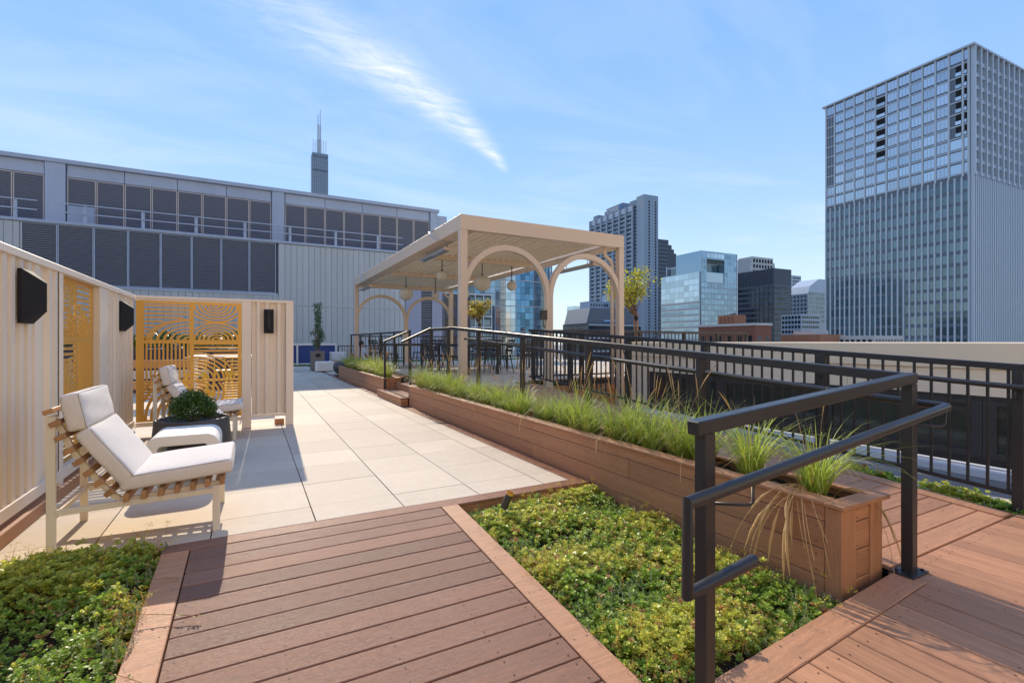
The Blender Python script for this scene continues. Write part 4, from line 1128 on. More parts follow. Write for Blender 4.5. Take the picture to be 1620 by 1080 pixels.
def arch(x0, x1, y, zs):
    m = MB(); cx = (x0 + x1) / 2; ri = (x1 - x0) / 2; ro = ri + .105; N_ = 36
    V = []; F = []
    a_max = math.acos(min(1, (ri + (.0 if True else 0)) / ro))
    pts_o = []; pts_i = []
    for k in range(N_ + 1):
        a = PI * k / N_
        pts_i.append((cx + ri * math.cos(a), zs + ri * math.sin(a)))
        xo = cx + ro * math.cos(a); zo = zs + ro * math.sin(a)
        xo = max(x0 - .078, min(x1 + .078, xo)); pts_o.append((xo, zo))
    for pts_ in (pts_i, pts_o):
        for yy in (y, y + .10): V += [(px_, yy, pz_) for px_, pz_ in pts_]
    n = N_ + 1
    for k in range(N_):
        F += [(k, k + 1, n + k + 1, n + k), (2 * n + k + 1, 2 * n + k, 3 * n + k, 3 * n + k + 1), (k + 1, k, 2 * n + k, 2 * n + k + 1), (n + k, n + k + 1, 3 * n + k + 1, 3 * n + k)]
    F += [(0, n, 3 * n, 2 * n), (N_, 2 * n + N_, 3 * n + N_, n + N_)]
    m.add(V, F); o = m.build('arch', PERG, pg); fixn(o.data)
for y, zs in ((YF + .017, 2.10), (YB - .127, 2.02)):
    arch(XL + .137, 5.130, y, zs); arch(5.292, XR - .137, y + .0015, zs)
# louvres along Y in three bays
for y0, y1 in ((YF + .2, 11.32), (11.48, 14.72), (14.88, YB - .16)):
    Ln = y1 - y0; m = MB()
    th = R(-12); ax = ((0, 1, 0), (math.cos(th), 0, math.sin(th)), (-math.sin(th), 0, math.cos(th)))
    m.obox((0, 0, 0), (Ln / 2, .100, .009), ax, .004)
    m.obox((.086 * math.cos(th), 0, .086 * math.sin(th) - .020), (.012, Ln / 2, .030), None, .003)
    lm = m.mesh('louvre_blade', LOUV)
    for k in range(17):
        inst('louvre_blade', lm, pg, (XL + .46 + .177 * k, (y0 + y1) / 2, ZB + .15), world=True)
def spout(x, y, xd):
    m = MB(); m.tube([(xd, y, ZB + .01), (xd, y, ZB - .10), (xd + (x - xd) * .25, y, ZB - .19), (xd + (x - xd) * .8, y, ZB - .27), (x, y, ZB - .36), (x, y, ZB - 1.0), (x, y, .3)], .042, 10)
    m.build('downspout', PERG, pg, smooth=True)
spout(XR - .19, YF + .17, XR - .42); spout(XR - .19, YB - .2, XR - .42)
# heaters hung from the long beams
def heater(label, x, y0, y1, z, cable=True):
    t = thing('patio_heater', label, 'heater', (x, (y0 + y1) / 2, z), 'bar heaters hung under the pergola beams')
    m = MB(); f0 = lambda u, v: (x + u, y0, z + v); f1 = lambda u, v: (x + u, y1, z + v)
    m.prism([(-.075, -.02), (-.055, .045), (.055, .045), (.075, -.02), (.062, -.02), (.045, .030), (-.045, .030), (-.062, -.02)], f0, f1)
    o = m.build('housing', STEEL, t); fixn(o.data)
    m = MB(); m.tube([(x, y0 + .05, z + .005), (x, y1 - .05, z + .005)], .011, 8); m.build('element', CHROME, t)
    m = MB(); m.box(x - .078, x + .078, y0 - .012, y0 - .001, z - .028, z + .05, .003); m.build('end_cap', PERG, t)
    for yy in (y0 + .25, y1 - .35):
        m = MB(); m.bar((x - .045, yy, z + .045), (x - .012, yy, 3.249), .02, .006); m.bar((x + .045, yy, z + .045), (x + .012, yy, 3.249), .02, .006); m.build('hanger', PERG, t)
    if cable:
        m = MB(); xo = XL - .02
        m.tube([(x, y0, z + .03), (x - .03, y0 - .05, z + .10), (xo - .05, y0 - .02, z + .17), (xo - .10, y0 + .12, z + .26), (xo - .08, y0 + .32, z + .38), (xo - .01, y0 + .33, ZT - .02), (xo + .05, y0 + .25, ZT + .02)], .013, 8)
        m.build('conduit', STEEL, t, smooth=True)
heater('nearest bar heater with a looping grey conduit under the left pergola beam', 3.50, 9.25, 11.0, 3.10)
heater('bar heater at the far end of the left pergola beam', 3.50, 16.3, 18.05, 3.06)
heater('bar heater under the right pergola beam, seen through the right arch', 6.86, 8.75, 10.3, 2.97, False)
t = thing('junction_box', 'dark electrical box on the middle front pergola post', 'electrical box', (5.06, 8.12, 1.75))
m = MB(); m.box(5.01, 5.125, 8.07, 8.16, 1.665, 1.84, .006); m.build('box', BRONZE, t)
m = MB(); m.box(5.005, 5.128, 8.055, 8.069, 1.66, 1.845, .004); m.build('cover', BRONZE, t)
m = MB(); m.tube([(5.06, 8.11, 1.664), (5.07, 8.12, 1.60), (5.11, 8.14, 1.5)], .01, 6); m.build('conduit', BRONZE, t)

def pendant(label, x, y, z, r, top=ZB - .003):
    t = thing('pendant_lamp', label, 'pendant lamp', (x, y, z), 'opal globe pendants under the pergola')
    MB().tube([(x, y, top), (x, y, z + r * .8)], .012, 8).build('rod', BLACKM, t)
    m = MB(); pr_ = []
    for k in range(17):
        a = -PI / 2 + PI * k / 16; s = math.sin(a); rr_ = r * (math.cos(a) ** .92 if math.cos(a) > 0 else 0) * (1 + .05 * s)
        pr_.append((max(rr_, .0005), r * .90 * s - (.05 * r if s < 0 else 0)))
    m.lathe(pr_, 28, (x, y, z)); m.build('globe', OPAL, t, smooth=True)
    MB().lathe([(.0, .03), (.028, .03), (.03, -.015), (.0, -.02)], 12, (x, y, z + r * .86)).build('cap', BLACKM, t)
pendant('larger opal globe pendant leftmost under the pergola', 4.229, 14.8, 2.70, .215)
pendant('small opal globe pendant left of the front corner post, hung higher', 4.168, 11.4, 2.86, .130)
pendant('small opal globe pendant hanging low above the right back arch', 5.184, 14.8, 2.695, .125)
pendant('largest opal globe pendant just right of the front corner post', 5.262, 11.4, 2.735, .225)
pendant('small opal globe pendant rightmost, against the blue glass tower', 6.131, 11.4, 2.715, .135)
pendant('opal globe pendant partly hidden behind the front corner post', 6.153, 14.8, 2.79, .20)

# ------------------------------------------------------------------ dining furniture
def dchair():
    t = thing('dining_chair', 'x', 'chair', (0, 0, 0), 'black slat back dining chairs')
    m = MB(); m.box(-.21, .21, -.20, .20, .43, .445, .004)
    for k in range(5): m.box(-.20, .20, -.195 + .079 * k, -.195 + .079 * k + .065, .446, .458, .003)
    m.build('seat', BLACK, t, world=False)
    for sx_ in (-1, 1):
        m = MB(); m.tube([(sx_ * .20, .17, .44), (sx_ * .225, .23, 0)], [.017, .010], 6); m.build('leg', BLACK, t, world=False)
        m = MB(); m.tube([(sx_ * .20, -.18, .44), (sx_ * .225, -.26, 0)], [.017, .010], 6); m.build('leg', BLACK, t, world=False)
        m = MB(); m.tube([(sx_ * .20, -.18, .44), (sx_ * .205, -.22, .62), (sx_ * .205, -.29, .86)], .013, 6); m.build('back_post', BLACK, t, world=False)
    for z in (.58, .665, .75, .83):
        m = MB(); y = -.20 - (z - .5) * .24; m.obox((0, y, z), (.195, .006, .028), None, .002); m.build('back_slat', BLACK, t, world=False)
    return t
proto = dchair(); used = False
def dtable(label, x0, x1, y0, y1):
    t = thing('dining_table', label, 'table', ((x0 + x1) / 2, (y0 + y1) / 2, .42), 'black slatted dining tables')
    m = MB()
    n = int((x1 - x0) / .10)
    for k in range(n):
        a = x0 + (x1 - x0) * k / n; m.box(a + .004, a + (x1 - x0) / n - .004, y0 + .02, y1 - .02, 1.145, 1.165)
    m.build('tabletop', BLACK, t)
    m = MB(); m.box(x0, x1, y0, y0 + .02, 1.10, 1.166, .002); m.box(x0, x1, y1 - .02, y1, 1.10, 1.166, .002); m.box(x0, x0 + .02, y0 + .021, y1 - .021, 1.10, 1.144, .002); m.box(x1 - .02, x1, y0 + .021, y1 - .021, 1.10, 1.144, .002)
    m.build('apron', BLACK, t)
    for x in (x0 + .06, x1 - .06):
        for y in (y0 + .06, y1 - .06):
            m = MB(); m.box(x - .025, x + .025, y - .025, y + .025, .421, 1.10, .003); m.build('leg', BLACK, t)
def put(x, y, rz, label):
    global used
    o = proto if not used else copy_tree(proto)
    used = True
    o.location = (x, y, .421); o.rotation_euler = (0, 0, rz); o['label'] = label
dtable('black dining table nearest the front corner post', 4.55, 5.45, 10.7, 12.9)
dtable('black dining table at the far left behind the stair railing', 3.75, 4.65, 14.3, 16.4)
dtable('black dining table at the right, set back under the pergola', 6.75, 7.65, 12.9, 15.0)
for k, y in enumerate((11.05, 11.75, 12.5)): put(4.33, y, -PI / 2 + .06 * (k - 1), ['nearest chair of three on the left of the middle table', 'middle chair of three on the left of the middle table', 'farthest chair of three on the left of the middle table'][k])
for k, y in enumerate((11.1, 11.85, 12.6)): put(5.66, y, PI / 2 + .12 * (k - 1), ['black chair with splayed legs just right of the front corner post', 'second chair on the right of the middle table', 'farthest chair on the right of the middle table'][k])
for k, y in enumerate((14.6, 15.35, 16.05)): put(3.68, y, -PI / 2 + .05 * k, ['black chair facing the far left table, nearest its stair end', 'middle black chair on the left of the far left table', 'last black chair on the left of the far left table'][k])
for k, y in enumerate((14.7, 15.7)): put(4.98, y, PI / 2, ['near black chair on the right of the far left table', 'far black chair on the right of the far left table'][k])
put(6.55, 13.3, -PI / 2 + .35, 'black chair turned outward at the near end of the right table')
put(6.50, 14.2, -PI / 2 - .1, 'black chair on the left of the right table, behind the turned one')
put(7.25, 12.5, .15, 'black chair at the head of the right table beside the balustrade')
put(7.95, 13.6, PI / 2, 'black chair on the far right side of the right table')

# ------------------------------------------------------------------ small trees on the platform
def crown_tree(name, label, x, y, z0, zt, zc0, zc1, rx, mats, mix_, n, seed, size, stake=True):
    t = thing(name, label, 'tree', (x, y, z0)); g = random.Random(seed)
    m = MB(); m.tube([(x, y, z0), (x + .02, y, z0 + (zt - z0) * .5), (x, y, zt)], [.035, .028, .024], 8); m.build('trunk', BARK, t)
    m = MB(); tips = []
    for k in range(16):
        a = g.uniform(0, 6.28); sp_ = g.uniform(.35, 1.0) * rx; h = zc0 + (zc1 - zc0) * g.uniform(.35, 1.0)
        p1 = Vector((x + sp_ * .4 * math.cos(a), y + sp_ * .4 * math.sin(a), zt + (h - zt) * .5)); p2 = Vector((x + sp_ * math.cos(a), y + sp_ * math.sin(a), h))
        m.tube([(x, y, zt - .05), p1, p2], [.013, .009, .003], 5); tips.append(p2)
        for j in range(7):
            b_ = p1.lerp(p2, g.random()); e_ = b_ + Vector((g.gauss(0, .16), g.gauss(0, .16), g.uniform(0, .25))) * rx
            m.tube([b_, e_], [.005, .002], 4); tips.append(e_)
    m.build('branch', BARK, t)
    leafcloud('crown', [tuple(p) for p in tips], [g.uniform(.06, .13) * (rx / .65) for _ in tips], n, size, mats, t, seed, .42, shell=.15, mix_=mix_)
    if stake:
        m = MB(); m.tube([(x + .07, y - .03, z0), (x + .07, y - .03, zt + .05)], .02, 6); m.build('stake', TEAK, t)
        m = MB(); m.tube([(x + .03, y - .015, zt - .14), (x + .03, y - .015, zt - .04)], .055, 8); m.build('tie', BLACKM, t)
crown_tree('young_tree', 'young lime green staked tree right of the pergola', 8.80, 9.6, .42, 1.93, 2.0, 2.90, .80, [LIME, YELL, AUTR], [.76, .16, .08], 2300, 8, .055)
crown_tree('young_tree', 'small yellowing tree seen beyond the pergola tables', 7.70, 17.0, .42, 1.96, 2.0, 2.72, .52, [YELL, LIME, AUTR], [.7, .2, .1], 1300, 9, .075)

# ------------------------------------------------------------------ end of the terrace: turf, sports wall, seating, potted tree
MB().quad((-9, 26.0, .004), (4.0, 26.0, .004), (4.0, 29.9, .004), (-9, 29.9, .004)).build('turf', TURF, kind='structure')
MB().box(3.6, 12.3, 18.95, 21.4, .30, .405).build('turf_strip', TURF, kind='structure')
t = thing('sports_wall', 'navy sports wall in a white frame before the blue siding', 'wall', (0, 27.4, 0))
for k in range(6):
    x0 = 4.0 - 1.9 * (k + 1)
    m = MB(); m.box(x0 + .05, x0 + 1.85, 27.40, 27.44, .10, 1.02, .004); m.build('navy_panel', NAVY, t)
    m = MB(); m.box(x0 - .045, x0 + .045, 27.36, 27.45, .0, 1.10, .004); m.build('post', WHITE, t)
m = MB(); m.box(3.955, 4.045, 27.36, 27.45, .0, 1.10, .004); m.build('post', WHITE, t)
m = MB(); m.box(-7.4, 4.05, 27.35, 27.46, 1.03, 1.13, .004); m.build('top_rail', WHITE, t)
m = MB(); m.box(-7.4, 4.05, 27.37, 27.45, .03, .09, .004); m.build('bottom_rail', WHITE, t)
t = thing('mini_goal', 'small white tube goal on the turf', 'goal', (1.2, 26.4, 0))
m = MB(); m.tube([(1.72, 26.4, .01), (1.72, 26.4, .48), (1.68, 26.4, .52), (.3, 26.4, .52), (.26, 26.4, .48), (.26, 26.4, .01)], .03, 8); m.build('frame', WHITE, t)
m = MB(); m.tube([(1.72, 26.43, .02), (1.72, 26.9, .02), (.26, 26.9, .02), (.26, 26.43, .02)], .025, 6); m.build('ground_bar', WHITE, t)

def boxtree(label, x, y, h, hw, seed):
    b = thing('planter_cube', label[0], 'planter', (x, y, 0), 'tall grey tree planters')
    m = MB()
    m.box(x - hw, x + hw, y - hw, y - hw + .03, .03, h * .70, .004)
    m.box(x - hw, x - .10, y - hw, y - hw + .03, h * .70, h * .88, .004); m.box(x + .10, x + hw, y - hw, y - hw + .03, h * .70, h * .88, .004)
    m.box(x - hw, x + hw, y - hw, y - hw + .03, h * .88, h, .004)
    m.box(x - hw, x - hw + .03, y - hw + .031, y + hw, .03, h, .004); m.box(x + hw - .03, x + hw, y - hw + .031, y + hw, .03, h, .004); m.box(x - hw, x + hw, y + hw, y + hw + .03, .03, h, .004)
    m.build('body', mat('weathered grey timber', (.24, .20, .165), .8, nscale=6, namp=.2) if 'weathered grey timber' not in bpy.data.materials else bpy.data.materials['weathered grey timber'], b)
    m = MB(); m.box(x - hw + .04, x + hw - .04, y - hw + .04, y + hw - .02, .02, h * .68); m.build('soil', SOIL, b)
    t = thing('column_tree', label[1], 'tree', (x, y, h * .68), 'slim trees in tall grey planters'); g = random.Random(seed)
    m = MB()
    for k in range(3): m.tube([(x + .05 * (k - 1), y, h * .68), (x + .07 * (k - 1), y + .03, h + .7), (x + .05 * (k - 1), y, h + 1.75)], [.025, .018, .006], 6)
    m.build('trunk', BARK, t)
    cs, rs = [], []
    for k in range(46):
        zz = h + .20 + 1.75 * g.random(); a = g.uniform(0, 6.28); rr_ = .22 * g.random() ** .5 * (1.0 if zz < h + 1.3 else .7)
        cs.append((x + rr_ * math.cos(a), y + rr_ * math.sin(a), zz)); rs.append(g.uniform(.07, .13))
    leafcloud('crown', cs, rs, 2000, .05, [LEAFD], t, seed, .45, shell=.2)
boxtree(('tall grey timber planter with a handle slot holding the slim tree', 'slim upright leafy tree in the slotted grey planter'), 2.46, 21.9, .83, .26, 5)
boxtree(('tall grey planter hidden behind the screen wall end', 'slim leafy tree peeking past the screen wall end'), 1.05, 21.9, .83, .26, 6)
t = thing('bench_block', 'solid white concrete bench block beside the slim tree', 'bench', (2.62, 20.95, 0))
m = MB(); m.box(2.28, 2.95, 20.72, 21.2, .02, .42, .035); m.build('body', CONC, t)
m = MB(); m.box(2.32, 2.91, 20.76, 21.16, .0, .02); m.build('plinth', DARK, t)
t = thing('ball_pot', 'dark grey round pot beside the far planter', 'pot', (3.0, 19.4, 0))
m = MB(); m.lathe([(.10, 0), (.22, .08), (.27, .22), (.25, .36), (.17, .44), (.15, .45), (.14, .42), (0, .41)], 24, (3.0, 19.4, 0)); m.build('body', mat('charcoal glaze', (.05, .055, .065), .4), t, smooth=True)
m = MB(); m.lathe([(0, .425), (.10, .421), (.139, .42)], 12, (3.0, 19.4, 0)); m.build('soil', SOIL, t)
def sofa(label, x0, x1, y, slat):
    t = thing('lounge_sofa', label, 'sofa', ((x0 + x1) / 2, y, 0), 'white outdoor sofas by the far planter')
    m = MB(); m.box(x0, x1, y, y + .7, .20, .26, .004); m.build('frame', WHITE, t)
    for x in (x0 + .03, x1 - .03):
        for yy in (y + .03, y + .67):
            m = MB(); m.box(x - .025, x + .025, yy - .025, yy + .025, 0, .78 if yy < y + .1 else .2, .003); m.build('leg', WHITE, t)
    m = MB(); m.box(x0, x1, y - .0, y + .05, .74, .79, .003); m.build('back_rail', WHITE, t)
    if slat:
        for k in range(5):
            m = MB(); m.box(x0 + .06, x1 - .06, y + .01, y + .03, .30 + .085 * k, .365 + .085 * k, .003); m.build('back_slat', TEAK, t)
    m = MB(); m.box(x0 + .04, x1 - .04, y + .06, y + .66, .262, .40, .03); m.build('seat_cushion', LINEN, t)
    m = MB(); m.box(x0 + .06, x1 - .06, y + (.06 if slat else -.03), y + .20, .40, .76, .03); m.build('back_cushion', WHITE, t)
sofa('white outdoor sofa showing its pale back cushion beside the ball pot', 2.95, 3.62, 21.9, False)
sofa('white outdoor sofa with teak slat back beyond the far planter', 3.60, 4.6, 20.3 + .9, True)

# hedge, table and yellow stools glimpsed through the gold panels
t = thing('hedge', 'clipped green hedge in a long trough seen through the gold panel', 'hedge', (-2, 14.6, 0))
m = MB(); m.box(-5.5, .55, 14.4, 14.9, 0, 1.05, .01); m.build('trough', mat('navy trough', (.02, .025, .05), .5), t)
cs = []; g = random.Random(5)
cs = [(-5.4 + 5.85 * g.random(), 14.4 + .5 * g.random(), 1.1 + .28 * g.random()) for _ in range(160)]
leafcloud('foliage', cs, [.11] * 160, 9000, .06, [BOXL], t, 6, .45, shell=.2)
t = thing('timber_bench', 'long timber bench wall seen through the gold panel', 'bench', (-2, 11.5, 0))
for k in range(3):
    m = MB(); m.box(-3.8, -.75, 11.4, 11.48, .32 + .2 * k, .47 + .2 * k, .005); m.build('board', TEAK if k % 2 == 0 else PALE, t)
for x in (-3.6, -2.2, -.9):
    m = MB(); m.box(x - .05, x + .05, 11.49, 11.6, 0, .9, .004); m.build('post', BLACKM, t)
t = thing('bar_table', 'white bar table seen through the gold panel', 'table', (-.3, 10.6, 0))
m = MB(); m.box(-1.0, .45, 10.35, 11.0, .92, .97, .006); m.build('tabletop', WHITE, t)
for x in (-.9, .35):
    m = MB(); m.box(x - .03, x + .03, 10.6, 10.7, 0, .918, .004); m.build('leg', WHITE, t)
def stool():
    t = thing('bar_stool', 'x', 'stool', (0, 0, 0), 'yellow metal bar stools at the white table')
    m = MB(); m.box(-.16, .16, -.16, .16, .64, .665, .006); m.build('seat', YELLOW, t, world=False)
    for sx_ in (-1, 1):
        for sy_ in (-1, 1):
            m = MB(); m.tube([(sx_ * .13, sy_ * .13, .64), (sx_ * .20, sy_ * .20, 0)], .016, 6); m.build('leg', YELLOW, t, world=False)
    for z in (.2,):
        m = MB(); m.tube([(-.18, -.18, z), (.18, -.18, z), (.18, .18, z), (-.18, .18, z), (-.18, -.18, z)], .01, 5); m.build('foot_ring', YELLOW, t, world=False)
    m = MB(); m.tube([(-.15, .15, .66), (-.16, .19, .95), (.16, .19, .95), (.15, .15, .66)], .014, 6); m.build('back', YELLOW, t, world=False)
    return t
s0 = stool()
for k, (x, y, rz, lb) in enumerate(((-.85, 10.1, PI, 'yellow metal stool at the left end of the white bar table'), (-.25, 10.1, PI, 'yellow metal stool in the middle of the white bar table'), (.25, 11.2, 0, 'yellow metal stool behind the white bar table, right end'), (-.5, 11.25, 0, 'yellow metal stool behind the white bar table, left end'))):
    o = s0 if k == 0 else copy_tree(s0)
    o.location = (x, y, 0); o.rotation_euler = (0, 0, rz); o['label'] = lb

# person seated on the far sofa
def person():
    t = thing('person', 'seated person in a pale blue shirt seen past the far pergola post', 'person', (4.05, 20.75, 0))
    me = bpy.data.meshes.new('body')
    J = [(0, 0, .44), (0, .02, .62), (0, .04, .80), (0, .03, .94), (0, .0, 1.0), (0, -.02, 1.09), (0, -.02, 1.18),
         (.16, .02, .90), (.27, -.04, .68), (.28, -.22, .56), (.28, -.30, .54), (-.16, .02, .90), (-.27, -.04, .68), (-.26, -.22, .56), (-.26, -.30, .54),
         (.10, -.05, .44), (.13, -.45, .46), (.14, -.48, .10), (.14, -.60, .05), (-.10, -.05, .44), (-.13, -.45, .46), (-.14, -.48, .10), (-.14, -.60, .05)]
    E = [(0, 1), (1, 2), (2, 3), (3, 4), (4, 5), (5, 6), (3, 7), (7, 8), (8, 9), (9, 10), (3, 11), (11, 12), (12, 13), (13, 14), (0, 15), (15, 16), (16, 17), (17, 18), (0, 19), (19, 20), (20, 21), (21, 22)]
    r = [.15, .14, .15, .13, .055, .095, .07, .06, .045, .038, .035, .06, .045, .038, .035, .09, .07, .05, .04, .09, .07, .05, .04]
    me.from_pydata(J, E, [])
    o = bpy.data.objects.new('body', me); C.objects.link(o); o.parent = t
    md = o.modifiers.new('skin', 'SKIN')
    if not me.skin_vertices: me.attributes.new('skin', 'FLOAT', 'POINT')
    lay = me.skin_vertices[0] if me.skin_vertices else None
    if lay is None: return None
    for v, k in zip(lay.data, r): v.radius = (k, k)
    lay.data[0].use_root = True
    o.modifiers.new('sub', 'SUBSURF').levels = 2
    dg = bpy.context.evaluated_depsgraph_get(); ev = o.evaluated_get(dg)
    me2 = bpy.data.meshes.new_from_object(ev); o.modifiers.clear(); o.data = me2
    me2.materials.clear()
    for m_ in (SHIRT, TROUS, SKIN): me2.materials.append(m_)
    for p in me2.polygons:
        c = p.center; p.use_smooth = True
        p.material_index = 2 if (c.z > .985 and abs(c.x) < .12) or (c.y < -.24 and abs(c.x) > .2) else (1 if (c.z < .50 and c.y < .2 and abs(c.x) < .24) else 0)
    m = MB()
    m.lathe([(.001, .125), (.06, .11), (.098, .05), (.106, -.01), (.10, -.06), (.05, -.09)], 14, (0, .012, 1.145)); m.build('hair', HAIR, t, world=False, smooth=True)
    t.rotation_euler = (0, 0, R(35))
try:
    _b = [None]
    def add_skin_layer(me): pass
    person()
except Exception as e_:
    print('person failed', e_)

# ------------------------------------------------------------------ neighbouring tan building with window band
YX = 7.2
nb = thing('tan_building', 'low tan neighbouring building with a band of dark windows', 'building', (YX, 3, -.22))
m = MB(); m.box(YX + .06, YX + 6, -5, 8.0, -.6, 1.10); m.build('wall', STUCCO, nb)
for k in range(9):
    m = MB(); y0 = -5 + 1.445 * k; m.box(YX, YX + .058, y0 + .003, y0 + 1.442, .62, .918); m.build('stucco_panel', STUCCO, nb)
m = MB(); m.box(YX - .03, YX + 6.05, -5, 8.03, .922, 1.216, .006); m.build('coping', COPING, nb)
m = MB(); m.box(YX - .005, YX + .057, 7.45, 8.01, -.22, .617); m.build('corner_panel', STUCCO, nb)
ws = [-4.6 + 1.72 * k for k in range(7)]
m = MB(); m.box(YX + .03, YX + .059, -5, 7.445, .575, .617); m.box(YX + .03, YX + .059, -5, 7.445, -.20, -.08); m.build('window_band_frame', BRONZE, nb)
for y0 in ws:
    wd = thing_w = MB(); wd.box(YX + .02, YX + .056, y0 + .002, y0 + .10, -.078, .573); wd.box(YX + .02, YX + .056, y0 + 1.60, y0 + 1.718, -.078, .573)
    wd.box(YX + .02, YX + .056, y0 + .101, y0 + 1.599, .52, .573); wd.box(YX + .02, YX + .056, y0 + .101, y0 + 1.599, -.078, .0)
    wo = wd.build('window', BRONZE, nb)
    m = MB(); m.box(YX + .040, YX + .050, y0 + .101, y0 + 1.599, .001, .519); m.build('pane', GLASSD, wo)
    m = MB(); m.box(YX + .005, YX + .019, y0 + .70, y0 + .80, -.045, -.025, .003); m.build('latch', BLACKM, wo)
MB().box(4.76, 5.75, -4, 8.38, -.5, -.13).build('roof_ledge', LEDGE, kind='structure')
MB().box(5.75, 7.24, -4, 8.38, -.5, -.22).build('roof_gutter', ASPH, kind='structure')
t = thing('metal_track', 'white metal track along the foot of the dark windows', 'rail', (6.9, 2, -.22))
m = MB(); m.box(6.82, 6.94, -4, 7.4, -.218, -.135, .004); m.box(7.0, 7.06, -4, 7.4, -.218, -.12, .004); m.build('channel', WHITE, t)

# ------------------------------------------------------------------ mechanical penthouse building at the back
YQ = 30.0
mb = thing('mechanical_building', 'long slate blue plant building with rows of louvres and railing', 'building', (0, YQ, 0))
m = MB(); m.box(-22, 10.85, YQ + .70, YQ + 14, 6.6, 9.72); m.build('upper_wall', PANELB, mb)
m = MB(); m.box(-22, 11.0, YQ + .12, YQ + 14, -1, 6.72); m.build('lower_wall', PANELB, mb)
m = MB(); m.box(-22, 10.95, YQ + .45, YQ + 14.1, 9.722, 9.92, .01); m.build('cornice', PANELB, mb)
m = MB(); m.box(-22, 8.55, YQ - .06, YQ + .70, 6.722, 6.86, .01); m.build('ledge', PANELB, mb)
m = MB(); m.box(8.56, 11.02, YQ - .02, YQ + .70, 6.722, 6.85, .01); m.build('ledge', PANELB, mb)
m = MB(); m.box(10.86, 11.5, YQ + .55, YQ + 13, 6.5, 9.55, .01); m.build('corner_block', PANELB, mb)
# siding boards with open seams
s = MB()
x = -21.9
while x < 8.5:
    if not (-9.35 < x < 1.05): s.box(x + .008, min(x + .31 - .008, 8.52), YQ, YQ + .118, -.5, 6.70)
    else: s.box(x + .008, x + .31 - .008, YQ, YQ + .118, -.5, 3.80)
    x += .31
s.build('siding_board', SIDING, mb, kind='stuff')
m = MB(); m.box(-21.9, 8.52, YQ - .03, YQ - .002, 3.26, 3.36, .004); m.build('seam_trim', SIDING, mb)
# lower louvre bank
def louvre(W, H, pitch, name='louvre_slats'):
    m = MB(); n = int(H / pitch); a = R(38)
    for k in range(n):
        z = (k + .5) * H / n
        m.obox((0, 0, z), (W / 2, .006, pitch * .42), ((1, 0, 0), (0, math.cos(a), math.sin(a)), (0, -math.sin(a), math.cos(a))))
    return m.mesh(name, LOUVB)
LW = 10.52 / 8; LH = 2.82
LM = louvre(LW - .08, LH - .06, .105)
fm = MB(); fm.box(-LW / 2 + .006, -LW / 2 + .045, -.05, .06, 0, LH, .004); fm.box(LW / 2 - .045, LW / 2 - .006, -.05, .06, 0, LH, .004); fm.box(-LW / 2 + .046, LW / 2 - .046, -.05, .06, LH - .04, LH, .004); fm.box(-LW / 2 + .046, LW / 2 - .046, -.05, .06, 0, .04, .004)
FM = fm.mesh('louvre_panel', PANELB)
for k in range(8):
    o = inst('louvre_panel', FM, mb, (-9.297 + LW * (k + .5), YQ + .05, 3.90), world=True)
    c = inst('louvre_slats', LM, o, (0, 0, .03)); c['kind'] = 'stuff'
    m = MB(); 
m = MB(); m.box(-9.4, 1.3, YQ + .10, YQ + .119, 3.85, 6.71); m.build('louvre_backing', DARK, mb)
m = MB(); m.box(-9.36, 1.30, YQ - .03, YQ + .09, 3.80, 3.89, .004); m.build('louvre_sill', PANELB, mb)
# upper bays
UH = 2.22
def bay(x0, x1, n, npan):
    W = (x1 - x0) / n; LMu = louvre(W - .10, UH - .06, .085)
    f = MB(); f.box(-W / 2 + .012, -W / 2 + .055, -.03, .05, 0, UH, .004); f.box(W / 2 - .055, W / 2 - .012, -.03, .05, 0, UH, .004); f.box(-W / 2 + .056, W / 2 - .056, -.03, .05, UH - .045, UH, .004)
    Fm = f.mesh('louvre_panel', LFRAME)
    for k in range(n):
        o = inst('louvre_panel', Fm, mb, (x0 + W * (k + .5), YQ + .62, 6.88), world=True)
        c = inst('louvre_slats', LMu, o, (0, 0, .02)); c['kind'] = 'stuff'
    P = (x1 - x0) / npan
    for k in range(npan):
        m = MB(); m.box(x0 + P * k + .012, x0 + P * (k + 1) - .012, YQ + .60, YQ + .698, 9.13, 9.71, .006); m.build('frieze_panel', PANELB, mb)
    m = MB(); m.box(x0, x1, YQ + .672, YQ + .695, 6.87, 9.12); m.build('louvre_backing', DARK, mb)
bay(-7.80, 1.00, 8, 4); bay(1.70, 10.32, 8, 4); bay(-17.4, -8.60, 8, 4)
for x0, x1 in ((-8.57, -7.83), (1.03, 1.67), (10.35, 10.84)):
    m = MB(); m.box(x0, x1, YQ + .50, YQ + .698, 6.862, 9.715, .008); m.build('pilaster', PANELB, mb)
m = MB(); m.box(-7.76, -6.75, YQ + .52, YQ + .58, 6.90, 7.75, .006); m.build('access_panel', PANELB, mb)
# railing on the ledge
for x0, x1 in ((-12, -8.7), (-7.9, 1.03), (1.03, 8.4)):
    for z in (7.30, 7.72):
        m = MB(); m.box(x0, x1, YQ + .02, YQ + .06, z - .025, z + .025); m.build('ledge_rail', PANELB, mb)
    n = max(2, int((x1 - x0) / 1.85))
    for k in range(n):
        xx = x0 + .9 + (x1 - x0) * k / n
        if xx > x1: continue
        m = MB(); m.box(xx - .07, xx + .07, YQ + .065, YQ + .11, 6.862, 7.75, .004); m.build('ledge_rail_post', PANELB, mb)
